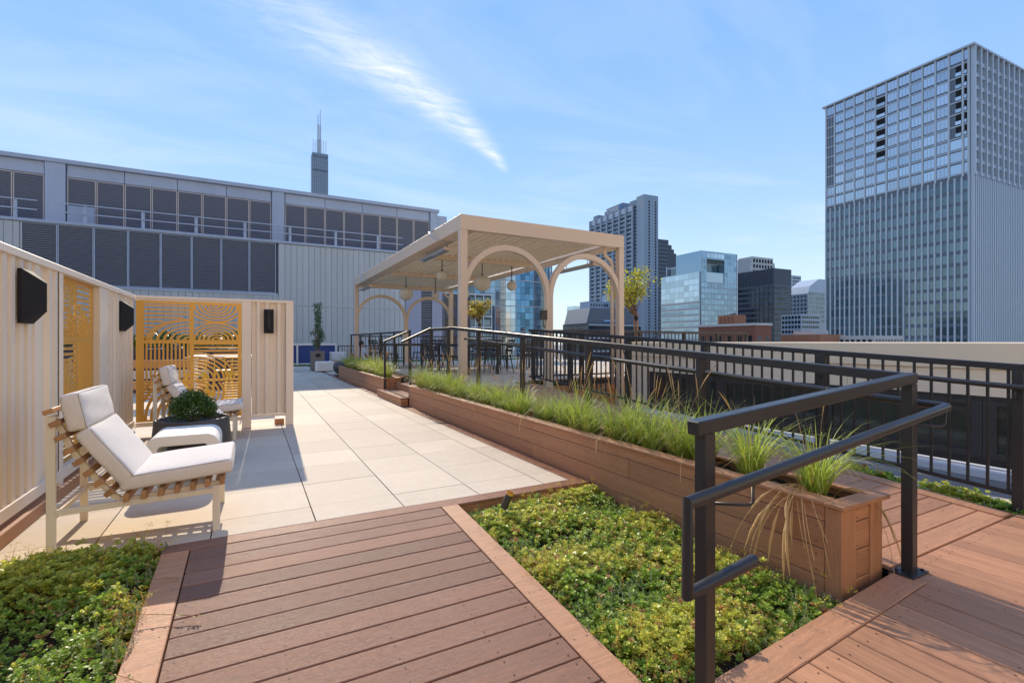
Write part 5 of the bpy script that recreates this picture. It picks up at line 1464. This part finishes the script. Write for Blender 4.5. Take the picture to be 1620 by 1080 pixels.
# right part: flat panels and a dark louvre strip
PURP = mat('grey violet panel', (.30, .36, .49), .55, nscale=.3, namp=.06)
for x0, x1 in ((8.55, 9.58), (10.36, 10.99)):
    m = MB(); m.box(x0, x1, YQ - .002, YQ + .116, -.5, 6.71, .006); m.build('flat_panel', PURP, mb)
m = MB(); m.box(9.60, 10.34, YQ + .085, YQ + .117, -.5, 6.71); m.build('louvre_backing', DARK, mb)
lm2 = louvre(.72, 6.6, .16); c = inst('louvre_slats', lm2, mb, (9.97, YQ + .04, -.0), world=True); c['kind'] = 'stuff'
m = MB(); m.box(10.30, 10.36, YQ - .03, YQ + .06, -.3, 6.7, .004); m.build('downpipe', PANELB, mb)

# ------------------------------------------------------------------ skyline
def bldg(name, label, x, y, yaw, wx, wy, z1, wall, cat='building', z0=-60):
    t = thing(name, label, cat, (x, y, 0), rz=R(yaw))
    m = MB(); m.box(0, wx, 0, wy, z0, z1); m.build('wall', wall, t, world=False)
    return t
def face_pt(face, u, e, z): return (-e, u, z) if face == 'L' else (u, -e, z)
def face_box(m, face, u0, u1, e0, e1, z0, z1):
    if face == 'L': m.box(-e1, -e0, u0, u1, z0, z1)
    else: m.box(u0, u1, -e1, -e0, z0, z1)
def panes(t, face, u0, u1, n, z0, z1, mrows, fw_, fh, mat_, parts=False, e=.06, skip=None, zoff=0.0, limit=10**6, name='window'):
    du, dz = (u1 - u0) / n, (z1 - z0) / mrows; st_ = MB(); cnt = 0
    me = None
    if parts:
        m = MB(); face_box(m, face, -du * fw_ / 2, du * fw_ / 2, 0, e, -dz * fh / 2, dz * fh / 2); me = m.mesh(name, mat_)
    for j in range(mrows - 1, -1, -1):
        for i in range(n):
            if skip and skip(i, mrows - 1 - j): continue
            uc, z_ = u0 + du * (i + .5), z0 + dz * (j + .5 + zoff)
            if parts and cnt < limit:
                inst(name, me, t, face_pt(face, uc, 0, z_)); cnt += 1
            else: face_box(st_, face, uc - du * fw_ / 2, uc + du * fw_ / 2, 0, e, z_ - dz * fh / 2, z_ + dz * fh / 2)
    if st_.v: st_.build(name, mat_, t, world=False, kind='stuff')
def piers(t, face, us, w_, e, z0, z1, mat_, joined=False, name='pier'):
    m = MB()
    for u in us:
        if not joined: m = MB()
        face_box(m, face, u - w_ / 2, u + w_ / 2, .001, e, z0, z1)
        if not joined: m.build(name, mat_, t, world=False)
    if joined: m.build(name, mat_, t, world=False, kind='stuff')
def bands(t, face, u0, u1, zs, h, e, mat_, joined=True, name='spandrel'):
    m = MB()
    for z in zs: face_box(m, face, u0, u1, .0012, e, z - h / 2, z + h / 2)
    m.build(name, mat_, t, world=False, kind='stuff')

# big tower at the right
T = bldg('office_tower', 'tall grey gridded tower at the right with balconies near its top', 183.0, 60.4, -2.7, 54, 41.2, 86.6, GREYD)
zsplit = 49.3; nb_ = 12; bw = 41.2 / 12.5; fl = (86.0 - zsplit) / 10.3
skipb = lambda i, j: (i == 6 and 1 <= j <= 6) or (i == 0 and 1 <= j <= 6) or (i == 11 and 1 <= j <= 7)
# u runs away from the near corner: half bay first
uu = [0] + [bw * .5 + bw * k for k in range(13)]
panes(T, 'L', bw * .5, bw * .5 + 12 * bw, 12, zsplit + .4, 86.0, 10, .86, .74, GLT, parts=True, skip=lambda i, j: skipb(i, j), zoff=.10)
panes(T, 'L', 0.35, bw * .5, 1, zsplit + .4, 86.0, 10, .80, .74, GLT, parts=True, skip=lambda i, j: 1 <= j <= 6, zoff=.10)
bands(T, 'L', 0.3, 41.0, [zsplit + .4 + 3.56 * k + .55 for k in range(10)], .35, .18, GREYC)
piers(T, 'L', [.35] + [bw * .5 + bw * k for k in range(12)] + [40.9], .46, .34, zsplit, 86.4, PIERL)
# mullions thirds in the wide bays
mm = []
for k in range(12):
    for s_ in (.36, .64):
        if not (k == 6 or k == 0): mm.append(bw * .5 + bw * (k + s_))
piers(T, 'L', mm, .09, .12, zsplit + .5, 86.0, GREYC, joined=True, name='mullion')
# balconies: dark recess fronts with glass rails
for (u0, u1) in ((bw * 6.5 + .4, bw * 7.5 - .4), (bw * .5 + .35, bw * 1.5 - 1.6), (.75, bw * .5 - .35)):
    for k in range(6):
        zb_ = 86.0 - 3.56 * (k + 2)
        m = MB(); face_box(m, 'L', u0, u1, .01, .05, zb_ + .2, zb_ + 3.2); m.build('balcony_recess', DARK, T, world=False)
        m = MB(); face_box(m, 'L', u0, u1, .30, .36, zb_ + .25, zb_ + 1.25); m.build('balcony_rail', GLP, T, world=False)
# lower zone
lw_ = bw / 2
zl0 = -6.0; rows = int((zsplit - zl0) / 3.56)
panes(T, 'L', .3, .3 + 25 * lw_ * .988, 25, zsplit - 3.56 * rows, zsplit - .3, rows, .70, .70, GLB, parts=True, limit=180, zoff=-.12)
piers(T, 'L', [.3 + lw_ * .988 * k for k in range(26)], .44, .26, zl0, zsplit + .001, PIERL)
# right face: close set fins
panes(T, 'R', 1, 54, 15, zsplit + .4, 86.0, 10, .70, .62, GLT, e=.1)
m = MB()
for k in range(16):
    face_box(m, 'R', .1 + 3.5 * k, .75 + 3.5 * k, .001, 1.1, zsplit, 86.4)
m.build('fin', GREYC, T, world=False, kind='stuff')
bands(T, 'R', .8, 54, [zsplit + .4 + 3.56 * k + .4 for k in range(10)], 1.1, .55, GREYC)
m = MB()
for k in range(46): face_box(m, 'R', .1 + 1.17 * k, .68 + 1.17 * k, .001, .75, zl0, zsplit)
m.build('fin', GREYC, T, world=False, kind='stuff')
bands(T, 'R', .8, 54, [zsplit - 3.56 * k - .2 for k in range(rows + 1)], .22, .40, GREYD)
m = MB(); m.box(-.8, 55, -1.2, 42, 86.402, 86.95); m.build('roof_slab', GREYC, T, world=False)

# grey granite bank tower
bx, by = 235.7, 247.9
T = bldg('bank_tower', 'dark grey granite bank tower with a lit sign along its stepped top', bx, by, -3.5, 12.3, 8.0, 101.6, GRANL)
m = MB(); m.box(1.2, 12.0, 8.01, 66, -60, 98.0); m.build('wing_wall', GRAN, T, world=False)
panes(T, 'R', 2.6, 6.2, 1, -5, 98, 50, .35, .60, DARK, e=.03); panes(T, 'R', 8, 12, 1, -5, 98, 50, .35, .60, DARK, e=.03)
u0, u1 = 12.5, 65.5; B = (u1 - u0) / 7
for k in range(8):
    m = MB(); m.box(-.2, 1.19, u0 + B * k - .7, u0 + B * k + .7, -30, 97.6); m.build('pier', GRANL, T, world=False)
st_ = MB(); sg = MB()
for k in range(7):
    for j in range(38):
        z = 93 - 3.15 * j
        big = j in (0, 16)
        st_.box(1.10, 1.198, u0 + B * k + .9, u0 + B * (k + 1) - .9, z - .4, z + 1.1)
        sg.box(.6, 1.197, u0 + B * k + .72, u0 + B * (k + 1) - .72, z - 1.9, z - .45)
st_.build('window', GLK, T, world=False, kind='stuff'); sg.build('spandrel', GRANL, T, world=False, kind='stuff')
panes(T, 'L', .5, 7.6, 1, -5, 98, 50, .0, .0, DARK) if False else None
st_ = MB()
for j in range(46): st_.box(1.0, 1.19, 8.9, 11.6, 96 - 2.4 * j - 1.4, 96 - 2.4 * j)
st_.build('window', GLK, T, world=False, kind='stuff')
for k in range(7):
    if k % 2 == 0:
        m = MB(); m.box(2.0, 11.5, u0 + B * k - 1.2, u0 + B * (k + 1) - 2.2, 98.001, 101.0); m.build('roof_house', GRAN, T, world=False)
for k in range(7):
    m = MB(); m.box(.9, 1.195, u0 + B * k + .9, u0 + B * (k + 1) - .9, 93.5, 97.2); m.build('louvre_panel', GREYC, T, world=False)
m = MB(); m.box(1.6, 11.6, u0 + B * 1.7, u0 + B * 4.3, 98.003, 102.6); m.build('sign_wall', GRAN, T, world=False)
cu = bpy.data.curves.new('sign', 'FONT'); cu.body = 'CHASE'; cu.size = 4.6; cu.extrude = .15; cu.align_x = 'LEFT'
fo = bpy.data.objects.new('sign_lettering', cu); C.objects.link(fo)
dg = bpy.context.evaluated_depsgraph_get(); sm = bpy.data.meshes.new_from_object(fo.evaluated_get(dg)); bpy.data.objects.remove(fo)
sm.materials.clear(); sm.materials.append(WHITE)
so_ = inst('sign_lettering', sm, T, (1.40, u0 + B * 4.15, 98.4), (PI / 2, 0, -PI / 2))
m = MB()
for k in range(4):
    a = k * PI / 2 + .2; pts_ = []
    def op(r, an): return (r * math.cos(an), r * math.sin(an))
    q_ = [op(1.9, a), op(1.9, a + .78), op(1.9, a + 1.20), op(.95, a + .95), op(.85, a)]
    m.prism(q_, lambda u, v: (1.58, u0 + B * 1.95 - u + .4, 100.3 + v), lambda u, v: (1.28, u0 + B * 1.95 - u + .4, 100.3 + v))
o = m.build('sign_emblem', LOGOB, T, world=False); fixn(o.data)

T = bldg('stepped_tower', 'dark stepped tower right behind the bank tower', 310.6, 309.8, -2.7, 12, 20, 90.1, DSTONE)
for k, (w_, z_) in enumerate(((16, 86), (19, 82.5), (22, 79), (25, 75.5), (27, 72))):
    m = MB(); m.box(0.02 * k, w_, .3 + .3 * k, 19.9 - .1 * k, -60, z_); m.build('setback', DSTONE, T, world=False)
panes(T, 'R', .5, 11.5, 6, -4, 88, 30, .45, .5, GLK, e=.05)
m = MB()
for k in range(9): face_box(m, 'R', 12.3 + 1.65 * k, 12.9 + 1.65 * k, -1.4, -.2, -5, 68)
m.build('pier', GREYD, T, world=False, kind='stuff')
bands(T, 'R', 0.1, 11.9, [86 - 3.4 * k for k in range(28)], .5, .15, GRAN)

GA = 28.5
T = bldg('glass_office', 'pale blue glass office block with white bands', 210.0, 179.8, -2.7, 20, GA, 38.5, GLP)
panes(T, 'L', .2, GA - .2, 8, 22, 38.3, 5, .95, .84, GLP, e=.05)
panes(T, 'L', .2, GA - .2, 8, -8, 22, 9, .97, .52, GLA, e=.06)
bands(T, 'L', 0, GA, [22.2 - 3.33 * k for k in range(10)], 1.2, .22, PALE)
m = MB(); m.box(2.5, 18, 4, GA - 4, 38.501, 43.0); m.build('penthouse', GLB, T, world=False)
m = MB(); m.box(1.0, 1.5, GA - 3.6, GA - 3.0, 38.501, 44.5); m.box(2.4, 18.2, 3.8, GA - 2.8, 43.001, 43.7); m.build('roof_frame', GREYC, T, world=False)
m = MB(); m.box(4, 18, GA + .01, GA + 3.5, -60, 27); m.build('wing', GLP, T, world=False)
T = bldg('glass_tower', 'glass tower with a framed opening near its top', 210.9, 179.4, -2.7, 27.4, 18, 30.5, GLA)
m = MB(); m.box(0, 4.2, 0, 18, 30.501, 49.7); m.build('frame_side', GLA, T, world=False)
m = MB(); m.box(17.5, 27.4, 0, 18, 30.501, 49.7); m.build('frame_side', GLA, T, world=False)
m = MB(); m.box(4.201, 17.499, 0, 18, 45.5, 49.7); m.build('frame_top', GLA, T, world=False)
m = MB(); m.box(4.201, 17.499, 6, 17, 30.501, 45.49); m.build('atrium', GLP, T, world=False)
panes(T, 'R', .2, 27.2, 11, -6, 33, 13, .90, .66, GLA, e=.08)
panes(T, 'R', .2, 4.1, 2, 33, 49, 5, .90, .72, GLA, e=.08); panes(T, 'R', 17.7, 27.2, 4, 33, 49, 5, .90, .72, GLA, e=.08); panes(T, 'R', 4.3, 17.4, 5, 45.8, 49.2, 1, .9, .7, GLP, e=.08)
bands(T, 'R', 0, 27.4, [33.0 - 3.0 * k for k in range(14)], .35, .14, GREYC)
piers(T, 'R', [.15, 27.2], .4, .2, -20, 49.6, GREYC)
T = bldg('black_office_tower', 'flat topped black office tower', 285.0, 187.3, -2.7, 16.8, 26.2, 46.7, DSTONE)
panes(T, 'L', .5, 25.7, 8, -10, 36, 14, .86, .52, GLK, e=.05); panes(T, 'R', .5, 16.3, 5, -10, 36, 14, .86, .52, GLK, e=.05)
m = MB()
for k in range(9): face_box(m, 'L', .3 + 3.15 * k, .7 + 3.15 * k, .001, .35, -20, 36.5)
for k in range(20): face_box(m, 'L', .3 + 1.33 * k, .6 + 1.33 * k, .001, .3, 37, 46.3)
m.build('mullion', DSTONE, T, world=False, kind='stuff')
bands(T, 'L', 0, 26.2, [36 - 3.28 * k for k in range(15)], .7, .22, GREYD)
bands(T, 'R', 0, 16.8, [36 - 3.28 * k for k in range(15)], .7, .22, GREYD)
T = bldg('lattice_tower', 'white latticed tower top rising behind the black tower', 382.6, 271.0, -2.7, 27, 14, 75.0, PALE)
panes(T, 'R', .5, 26.5, 7, 50, 74, 5, .62, .62, DARK, e=.02)
m = MB(); m.box(-2.5, -.02, 0, 13, -60, 73.5); m.prism([(27.01, 50), (34, 50), (29, 71), (27.01, 71)], lambda a, b_: (a, .2, b_), lambda a, b_: (a, 13, b_)); o = m.build('buttress', PALE, T, world=False); fixn(o.data)
T = bldg('blue_glass_block', 'small pale blue glass block right of the black tower', 491.6, 303.1, -2.7, 30.8, 20, 54.8, GLP)
panes(T, 'R', .4, 30.4, 7, 0, 46, 12, .9, .8, GLA, e=.1)
bands(T, 'R', 0, 30.8, [50 - 3.8 * k for k in range(14)], .5, .2, PALE)
T = bldg('grey_slab', 'narrow grey slab just right of the black tower', 560, 345, -2.7, 16, 20, 79, GREYC)
panes(T, 'R', .4, 15.6, 5, 0, 78, 20, .7, .6, GLK, e=.1)
T = bldg('gabled_tower', 'pale stone tower with a gabled roof beside the big tower', 338.5, 197.5, -2.7, 22, 14, 34.5, PALE)
m = MB(); m.prism([(0, 34.5), (22, 34.5), (22, 45), (12, 45), (2, 39.5)], lambda a, b_: (a, .05, b_), lambda a, b_: (a, 13.9, b_)); o = m.build('roof', GREYC, T, world=False); fixn(o.data)
panes(T, 'R', .8, 21, 8, 14, 36, 7, .62, .66, GLB, e=.1); panes(T, 'L', .6, 13.4, 5, 14, 34, 7, .62, .66, GLB, e=.1)
T = bldg('stone_block', 'lower grey windowed block beside the big tower', 268, 160, -2.7, 16, 12, 16.5, GREYC)
panes(T, 'R', .3, 15.7, 8, -8, 16, 9, .7, .6, GLK, e=.08); panes(T, 'L', .3, 11.7, 6, -8, 16, 9, .7, .6, GLK, e=.08)
T = bldg('brick_building', 'red brick building with a flat roof beyond the balustrade', 100.8, 70.6, -2.7, 5.4, 16.6, 5.3, BRICK)
for (f_, w_) in (('L', 16.6), ('R', 5.4)):
    m = MB(); face_box(m, f_, -.1, w_ + .1, .001, .25, 4.9, 5.45); m.build('cornice', PALE, T, world=False)
    n = max(2, int(w_ / 2.6))
    for k in range(n):
        u = (k + .5) * w_ / n
        for z in (1.0, -2.2):
            m = MB(); face_box(m, f_, u - .5, u + .5, .001, .06, z, z + 1.6); m.build('window', GLK, T, world=False)
            m = MB(); face_box(m, f_, u - .6, u + .6, .001, .12, z - .15, z - .001); m.build('sill', PALE, T, world=False)
m = MB(); m.box(.6, 4.4, 6, 11, 5.301, 7.6); m.build('roof_house', BRICKO, T, world=False)
m = MB(); m.prism([(1, 7.61), (3.6, 7.61), (3.6, 8.3)], lambda a, b_: (a, 8.2, b_), lambda a, b_: (a, 9.8, b_)); o = m.build('skylight', DSTONE, T, world=False); fixn(o.data)
m = MB()
for k in range(4): face_box(m, 'L', 6.4 + 1.1 * k, 7.0 + 1.1 * k, -.599, -.55, 5.7, 7.2)
m.build('pier', BRICK, T, world=False)
T = bldg('low_brick_building', 'low orange brick roof right of the red building', 118, 66, -2.7, 9, 10, 2.9, BRICKO)
m = MB(); m.box(2, 8, 3, 8, 2.901, 3.9); m.build('roof_house', PALE, T, world=False)
T = bldg('pale_low_building', 'low pale rooftop plant in front of the big tower', 125, 58, -2.7, 12, 8, 2.6, PALE)
panes(T, 'R', .3, 11.7, 9, .2, 2.2, 1, .6, .5, GLK, e=.05); panes(T, 'L', .3, 7.7, 6, .2, 2.2, 1, .6, .5, GLK, e=.05)

# curved blue glass tower seen through the pergola
T = thing('curved_glass_tower', 'curved blue glass tower seen through the pergola arches', 'building', (78, 155, 0))
cx, cy_, rad = 0, 0, 19.0
body = MB(); seg = 40; A0 = R(-200); A1 = R(20)
body.lathe([(rad, -60), (rad, 34), (0.01, 34)], 48); body.build('core', DSTONE, T, world=False)
tints = [GLC, GLA, GLC, GLP, GLC, GLB]
groups = {}
for k in range(72):
    a = 2 * PI * k / 72; a_b = 2 * PI * (k + 1) / 72
    sel = [GLA, GLP, GLC, GLC, GLA, GLB, GLC, GLA][(k // 2) % 8]
    for j in range(20):
        z = -8 + 2.05 * j; r_ = rad + .12
        mbb = groups.setdefault(sel.name, (MB(), sel))[0]
        e_ = .0016
        mbb.add([(r_ * math.cos(a + e_), r_ * math.sin(a + e_), z + .05), (r_ * math.cos(a_b - e_), r_ * math.sin(a_b - e_), z + .05), (r_ * math.cos(a_b - e_), r_ * math.sin(a_b - e_), z + 2.0), (r_ * math.cos(a + e_), r_ * math.sin(a + e_), z + 2.0)], [(0, 1, 2, 3)])
for nm, (mbb, mt) in groups.items(): mbb.build('glass_pane', mt, T, world=False, kind='stuff')
m = MB()
for z in (-4, 4.2, 12.4, 20.6, 28.8): m.lathe([(rad + .16, z), (rad + .30, z), (rad + .30, z + .28), (rad + .16, z + .28)], 48)
m.build('floor_band', PALE, T, world=False)
m = MB()
for k in range(18):
    a = 2 * PI * k / 18; m.tube([(math.cos(a) * (rad + .2), math.sin(a) * (rad + .2), -20), (math.cos(a) * (rad + .2), math.sin(a) * (rad + .2), 33.5)], .12, 5)
m.build('mullion', GREYC, T, world=False)

# building with white grid left of it, low glass roofed block, distant ones
T = bldg('white_grid_building', 'dark building with a white grid front behind the yellowing tree', 40, 118, -2.7, 17, 14, 14.0, GLK)
panes(T, 'R', .3, 16.7, 7, -4, 13.5, 6, .8, .55, GLB, e=.08)
m = MB()
for k in range(8): face_box(m, 'R', .2 + 2.36 * k, .42 + 2.36 * k, .001, .25, -20, 13.9)
m.build('mullion', WHITE, T, world=False, kind='stuff')
bands(T, 'R', 0, 17, [13.7 - 2.9 * k for k in range(8)], .35, .22, WHITE)
T = bldg('dark_louvred_block', 'dark blue block just right of the plant building', 22.5, 78, -2.7, 11, 14, 9.2, DSTONE)
panes(T, 'R', .2, 10.8, 9, -6, 9, 5, .8, .5, GLK, e=.05)
m = MB()
for k in range(10): face_box(m, 'R', .1 + 1.2 * k, .28 + 1.2 * k, .001, .15, -10, 9.1)
m.build('mullion', GREYD, T, world=False, kind='stuff')
T = bldg('glass_roofed_block', 'low dark block with a sloping glass roof between the arches', 134, 176, -2.7, 30, 22, 9.5, DSTONE)
m = MB(); m.prism([(-.5, 9.51), (29, 9.51), (23, 16.5), (1.5, 16.5)], lambda a, b_: (a, 1, b_), lambda a, b_: (a, 20, b_)); o = m.build('roof', GREYD, T, world=False); fixn(o.data)
m = MB(); m.add([(9, .6, 10.5), (19, .6, 10.5), (17, 4, 15.5), (10.5, 4, 15.5), (9, 1.0, 9.6), (19, 1.0, 9.6), (17, 4.4, 15.0), (10.5, 4.4, 15.0)], [(0, 1, 2, 3), (7, 6, 5, 4), (0, 4, 5, 1), (1, 5, 6, 2), (2, 6, 7, 3), (3, 7, 4, 0)]); m.build('skylight', GLP, T, world=False)
panes(T, 'R', .2, 29.8, 12, -6, 9, 5, .9, .45, GLK, e=.06); panes(T, 'L', .2, 21.8, 9, -6, 9, 5, .9, .45, GLK, e=.06)
bands(T, 'R', 0, 30, [8.8 - 3 * k for k in range(6)], .6, .15, GREYC)
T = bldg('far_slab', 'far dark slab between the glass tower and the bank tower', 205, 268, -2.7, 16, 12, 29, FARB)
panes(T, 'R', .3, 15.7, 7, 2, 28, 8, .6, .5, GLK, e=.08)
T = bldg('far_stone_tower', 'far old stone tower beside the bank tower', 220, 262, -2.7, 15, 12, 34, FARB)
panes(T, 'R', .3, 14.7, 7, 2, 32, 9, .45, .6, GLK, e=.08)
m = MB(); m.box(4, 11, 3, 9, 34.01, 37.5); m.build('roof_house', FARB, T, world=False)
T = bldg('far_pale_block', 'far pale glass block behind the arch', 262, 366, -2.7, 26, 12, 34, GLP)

# stepped black supertall with twin antennas
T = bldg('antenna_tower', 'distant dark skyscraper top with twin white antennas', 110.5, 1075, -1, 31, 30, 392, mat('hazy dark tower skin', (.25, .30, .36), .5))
bands(T, 'R', 0, 31, [390 - 4.2 * k for k in range(28)], 1.2, .4, GREYC)
bands(T, 'R', 0, 31, [384, 356], 4.0, .6, GREYD)
piers(T, 'R', [.3 + 3.8 * k for k in range(9)], .8, .7, 100, 391, GREYD, joined=True)
for x_, z_ in ((12.6, 478), (16.8, 487)):
    m = MB(); m.tube([(x_, 12, 392), (x_, 12, 425), (x_, 12, 425.5), (x_, 12, 455), (x_, 12, 455.5), (x_, 12, z_)], [2.6, 2.6, 1.7, 1.7, .9, .6], 8); m.build('antenna', GREYC, T, world=False)
for x_ in (3, 7, 23, 28):
    m = MB(); m.tube([(x_, 12, 392), (x_, 12, 412 + x_ % 5 * 4)], .6, 5); m.build('mast', GREYC, T, world=False)


# ------------------------------------------------------------------ rest of this roof; unseen buildings added behind the camera to bounce warm sunlight
MB().box(-12, 4.9, -12, -3.001, -.6, -.32).build('rear_roof', ASPH, kind='structure')
t = thing('bounce_penthouse', 'unseen cream penthouse with a dark door, added behind the camera for bounce light', 'building', (-2, -5, -.32))  # unseen, added so its sunlit wall warms the shaded terrace
STONE = mat('pale limestone', (0.66, 0.565, 0.45), 0.85, nscale=0.3, namp=0.08)
m = MB(); m.box(-11, 4.6, -10, -5, -.32, 4.6); m.build('wall', CREAM, t)
m = MB(); m.box(-11.05, 4.65, -10.05, -4.93, 4.601, 4.80, .01); m.build('coping', COPING, t)
m = MB(); m.box(-1.0, .0, -4.995, -4.94, -.25, 1.95, .005); o = m.build('door', BRONZE, t)
m = MB(); m.tube([(-.12, -4.93, .75), (-.12, -4.90, .75), (-.12, -4.90, .95)], .012, 6); m.build('handle', STEEL, o)
for k in range(3):
    m = MB(); m.box(-9.5 + 2.6 * k, -7.9 + 2.6 * k, -4.995, -4.95, .6, 2.2, .005); o = m.build('window', BRONZE, t)
    m = MB(); m.box(-9.4 + 2.6 * k, -8.0 + 2.6 * k, -4.949, -4.94, .7, 2.1); m.build('pane', GLASSD, o)
for k, (x, w_, z_, mt, lb) in enumerate(((-62, 34, 38, STONE, 'tall pale limestone building added unseen behind the camera for bounce light, at the left'), (-26, 30, 24, BRICKO, 'orange brick building added unseen behind the camera for bounce light, in the middle'), (6, 26, 46, STONE, 'tallest pale limestone building added unseen behind the camera for bounce light'), (34, 40, 20, STUCCO, 'low tan building added unseen behind the camera for bounce light, at the right'))):
    T = bldg('bounce_building', lb, x, -46, 0, w_, 18, z_, mt)  # unseen block, added as warm sunlit fill and for glass reflections
    m = MB(); m.box(-.3, w_ + .3, -.3, 18.4, z_ + .001, z_ + .9); m.build('cornice', mt, T, world=False)
    st_ = MB(); n = int(w_ / 3)
    for i in range(n):
        for j in range(int((z_ + 20) / 3.6)):
            u = (i + .5) * w_ / n; zz = z_ - 3.2 - 3.6 * j; st_.box(u - .6, u + .6, 18.001, 18.06, zz, zz + 1.9)
    st_.build('window', GLK, T, world=False, kind='stuff')
